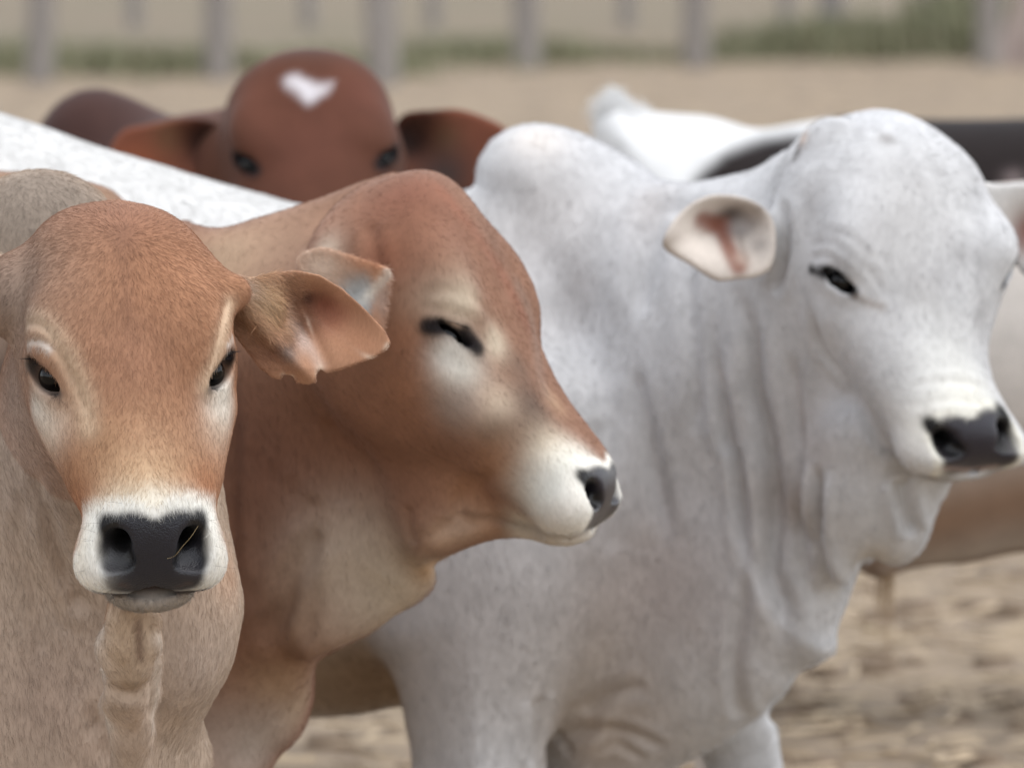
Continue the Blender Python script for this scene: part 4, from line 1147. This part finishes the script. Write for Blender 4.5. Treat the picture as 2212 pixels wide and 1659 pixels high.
# ================================================================== ground, fence, weeds
def noise_mat(name, cols, scales, rough=.95, bump=.3, stretch=(1, 1, 1), dist=.02):
    m = bpy.data.materials.new(name); m.use_nodes = True
    n = m.node_tree; b = n.nodes['Principled BSDF']; b.inputs['Roughness'].default_value = rough; b.inputs['Specular IOR Level'].default_value = .15
    tc = n.nodes.new('ShaderNodeTexCoord'); mp = n.nodes.new('ShaderNodeMapping'); mp.inputs['Scale'].default_value = stretch
    n.links.new(tc.outputs['Object'], mp.inputs[0])
    prev = None
    for k, sc_ in enumerate(scales):
        no = n.nodes.new('ShaderNodeTexNoise'); no.inputs['Scale'].default_value = sc_; no.inputs['Detail'].default_value = 6; no.inputs['Roughness'].default_value = .6
        n.links.new(mp.outputs[0], no.inputs['Vector'])
        rp = n.nodes.new('ShaderNodeMapRange'); rp.inputs['From Min'].default_value = .42; rp.inputs['From Max'].default_value = .58
        n.links.new(no.outputs[0], rp.inputs[0])
        mx = n.nodes.new('ShaderNodeMix'); mx.data_type = 'RGBA'
        n.links.new(rp.outputs[0], mx.inputs[0])
        if prev is None: mx.inputs[6].default_value = (*srgb(cols[0]), 1)
        else: n.links.new(prev, mx.inputs[6])
        mx.inputs[7].default_value = (*srgb(cols[k + 1]), 1)
        prev = mx.outputs[2]
    n.links.new(prev, b.inputs['Base Color'])
    bp = n.nodes.new('ShaderNodeBump'); bp.inputs['Strength'].default_value = bump; bp.inputs['Distance'].default_value = dist
    n.links.new(no.outputs[0], bp.inputs['Height']); n.links.new(bp.outputs[0], b.inputs['Normal'])
    return m

def slab(name, x0, x1, y0, y1, z, nx, ny, mat, rough_h=0.):
    xs, ys = np.linspace(x0, x1, nx + 1), np.linspace(y0, y1, ny + 1)
    X, Y = np.meshgrid(xs, ys, indexing='ij')
    Z = np.full(X.shape, z) + rng.normal(0, 1, X.shape) * rough_h
    V = np.stack([X.ravel(), Y.ravel(), Z.ravel()], 1)
    i, j = np.meshgrid(np.arange(nx), np.arange(ny), indexing='ij')
    a = (i * (ny + 1) + j).ravel()
    Q = np.stack([a, a + ny + 1, a + ny + 2, a + 1], 1)
    return make_mesh(name, V, Q, mat)

def setting():
    M_DIRT = noise_mat('dry_ground', ['87796b', '9c8c79', '6b6055', '958570'], [5., 9., 26.], stretch=(.45, 1., 1.), bump=.5)
    tag(slab('ground', -30, 30, 2, 58, 0., 300, 300, M_DIRT, .012), kind='structure')
    M_PAST = noise_mat('dry_pasture', ['7a6d60', '7f7160', '6f6958', '766c5b'], [.25, .8, 3.], stretch=(.5, .6, 1.), bump=.2)
    tag(slab('pasture', -1500, 1500, -400, 2500, -.03, 4, 4, M_PAST), kind='structure')
    M_POST = noise_mat('weathered_post', ['938d87', '9c9691', '827c77'], [4., 20.], stretch=(4, 4, .6), bump=.5)
    posts = [(85, 182, .165, 1.0), (465, 172, .17, 1), (820, 190, .19, 1), (1140, 152, .17, 1), (1510, 150, .175, 1), (1800, 120, .17, 1), (-260, 182, .17, 1), (2130, 150, .16, 1),
             (285, 150, .12, 2), (665, 148, .12, 2), (940, 120, .11, 2), (1360, 130, .12, 2), (1700, 110, .11, 2), (2000, 110, .12, 2)]
    first = {}
    k = 0
    for px, py, wd, row in posts:
        a = math.atan((py - 829.5) * PXM) + PITCH
        Y = CAM_H / math.tan(a) if row == 1 else 68.
        Y = min(max(Y, 48), 62) if row == 1 else Y
        x = W(px, py, Y)[0]
        n_, hgt = 14, rng.uniform(1.75, 2.1)
        V, Q = [], []
        hs_ = [-.1, .02, .3, .7, 1.1, 1.5, hgt - .03, hgt]
        for iz, z in enumerate(hs_):
            for j in range(n_):
                t = 2 * math.pi * j / n_
                r = wd / 2 * (1 + .05 * math.sin(3 * t + k) + rng.normal(0, .02)) * (.85 if iz == len(hs_) - 1 else 1) * (1.06 - .06 * z)
                V.append((r * math.cos(t) + .02 * math.sin(z * 2 + k), r * math.sin(t), z))
        for iz in range(len(hs_) - 1):
            for j in range(n_):
                Q.append((iz * n_ + j, iz * n_ + (j + 1) % n_, (iz + 1) * n_ + (j + 1) % n_, (iz + 1) * n_ + j))
        V.append((0, 0, hgt + .01)); c = len(V) - 1
        b0 = (len(hs_) - 1) * n_
        for j in range(0, n_, 2): Q.append((b0 + j, b0 + (j + 1) % n_, b0 + (j + 2) % n_, c))
        o = make_mesh('fence_post', np.array(V), np.array(Q), M_POST)
        o.location = (x, Y, 0)
        order = 'front' if row == 1 else 'thin far'
        tag(o, 'x', 'fence post', 'posts of the fence behind the herd')
        first.setdefault(row, []).append((x, px, o))
        k += 1
    names = {85: 'grey fence post above the dark hump at the left edge', 465: 'grey fence post left of the dark red bull\'s forehead', 820: 'thickest grey fence post, just right of the dark red bull\'s forehead',
             1140: 'grey fence post above the hump of the white bull', 1510: 'grey fence post above the white rump of the pied cow', 1800: 'grey fence post in green weeds above the white bull\'s head',
             -260: 'grey fence post beyond the left edge of the picture', 2130: 'grey fence post beside the leaning trunk at the right edge',
             285: 'faint far post, first from the left in the second row', 665: 'faint far post straight above the dark red bull\'s crown', 940: 'faint far post right of the thickest front post',
             1360: 'faint far post midway between the white bull\'s hump and the pied rump', 1700: 'faint far post just left of the weed-grown front post', 2000: 'faint far post among weeds above the white bull\'s far ear'}
    for row in first:
        for x, px, o in first[row]: o['label'] = names[px]
    # weeds along the fence
    M_WEED = noise_mat('weeds', ['6f7459', '7b7d62', '85806a'], [3., 12.], bump=0)
    V, Q = [], []
    def blades(px, Y, n, sx, sy, h):
        x = W(px, 100, Y)[0]
        for _ in range(int(n * .5)):
            bx, by = x + rng.normal(0, sx), Y + rng.normal(0, sy)
            a = rng.uniform(0, 2 * math.pi); ln = h * rng.uniform(.4, 1.2); wd = rng.uniform(.006, .02)
            dx, dy = math.cos(a), math.sin(a); lean = rng.uniform(.1, .7)
            i = len(V)
            V.extend([(bx - dy * wd, by + dx * wd, -.01), (bx + dy * wd, by - dx * wd, -.01), (bx + dx * ln * lean * .5 + dy * wd, by + dy * ln * lean * .5 - dx * wd, ln * .6), (bx + dx * ln * lean * .5 - dy * wd, by + dy * ln * lean * .5 + dx * wd, ln * .6)])
            V.extend([(bx + dx * ln * lean, by + dy * ln * lean, ln), (bx + dx * ln * lean + .003, by + dy * ln * lean, ln)])
            Q.extend([(i, i + 1, i + 2, i + 3), (i + 3, i + 2, i + 5, i + 4)])
    for px, Y, n, sx, h in ((230, 55.5, 1700, .35, .18), (330, 56, 1500, .5, .14), (600, 57, 1200, .7, .12), (1080, 58, 1600, .35, .16), (1250, 58.5, 1200, .8, .10), (1690, 59, 1200, .2, .20), (1800, 59, 2200, .2, .26), (1960, 60, 1800, .35, .24), (2090, 61, 1800, .18, .42),
                            (0, 57, 1500, .5, .15), (820, 55, 500, .15, .12), (-200, 57, 900, .5, .2)):
        blades(px, Y, n, sx, .5, h)
    tag(make_mesh('weeds', np.array(V), np.array(Q), M_WEED, None, smooth=False), 'green weeds and low grass growing along the foot of the fence', 'weeds', kind='stuff')
    # straw and clods on the trampled dirt
    V, Q = [], []
    for _ in range(5000):
        y = rng.uniform(12.5, 24) if rng.uniform() < .75 else rng.uniform(24, 46)
        x = rng.uniform(-.14, .14) * y
        a = rng.uniform(0, math.pi); ln = rng.uniform(.05, .22); wd = rng.uniform(.002, .006)
        dx, dy = math.cos(a) * ln / 2, math.sin(a) * ln / 2 * .7
        z = .012 + rng.uniform(0, .012)
        i = len(V)
        V.extend([(x - dx - wd * math.sin(a), y - dy + wd * math.cos(a), z), (x - dx + wd * math.sin(a), y - dy - wd * math.cos(a), z), (x + dx + wd * math.sin(a), y + dy - wd * math.cos(a), z + .004), (x + dx - wd * math.sin(a), y + dy + wd * math.cos(a), z + .01)])
        Q.append((i, i + 1, i + 2, i + 3))
    tag(make_mesh('straw_litter', np.array(V), np.array(Q), mat_simple('straw', 'ab9a82', .8, .2), None, smooth=False), 'straw strewn over the trampled dirt of the pen', 'straw', kind='stuff')
    V, Q = [], []
    for _ in range(1500):
        y = rng.uniform(12.5, 22) if rng.uniform() < .7 else rng.uniform(22, 48)
        x = rng.uniform(-.14, .14) * y
        r = rng.uniform(.012, .05); h = r * rng.uniform(.4, .8)
        i = len(V)
        for j in range(6):
            t = j * math.pi / 3; q_ = r * rng.uniform(.7, 1.2)
            V.append((x + q_ * math.cos(t) * 1.3, y + q_ * math.sin(t), -.01))
        for j in range(6):
            t = j * math.pi / 3; q_ = r * rng.uniform(.5, .8)
            V.append((x + q_ * math.cos(t) * 1.3, y + q_ * math.sin(t), h * .7))
        for j in range(6): Q.append((i + j, i + (j + 1) % 6, i + 6 + (j + 1) % 6, i + 6 + j))
        Q.append((i + 6, i + 7, i + 8, i + 9)); Q.append((i + 6, i + 9, i + 10, i + 11))
    tag(make_mesh('dirt_clods', np.array(V), np.array(Q), mat_simple('clod', '7a6b5c', .95, .1), None), 'clods of dirt and dung scattered over the pen floor', 'dirt', kind='stuff')
    # leaning trunk at the right edge
    M_BARK = noise_mat('pale_bark', ['a3938c', '8b7c76', 'b5a69c'], [2., 9.], stretch=(1, 1, .4), bump=.6)
    g = Grid(np.arange(2.2, 6.2, .03).astype(np.float32), np.arange(55, 59, .05).astype(np.float32), np.arange(-.3, 4.5, .04).astype(np.float32), cap=.5)
    b0 = W(2215, 175, 57.)
    g.chain([b0 * [1, 1, 0] + [.25, 0, -.2], b0 * [1, 1, 0] + [.30, 0, .35], b0 * [1, 1, 0] + [.75, .1, 1.3], b0 * [1, 1, 0] + [1.3, .2, 4.2]], [.50, .33, .28, .20], .3)
    for a in range(6):
        t = a * 1.05 + .4
        g.cap(b0 * [1, 1, 0] + [.28, 0, .25], b0 * [1, 1, 0] + [.28 + .6 * math.cos(t), .6 * math.sin(t), -.15], .20, .10, .2)
    V, Q = surface(g, 2)
    make = make_mesh('leaning_tree', V, Q, M_BARK)
    tag(make, 'pale leaning tree trunk beyond the fence at the right edge', 'tree')

calf_front(); straw()
calf_side()
bull_white()
bull_red()
cow_pied(); cow_grey()
setting()
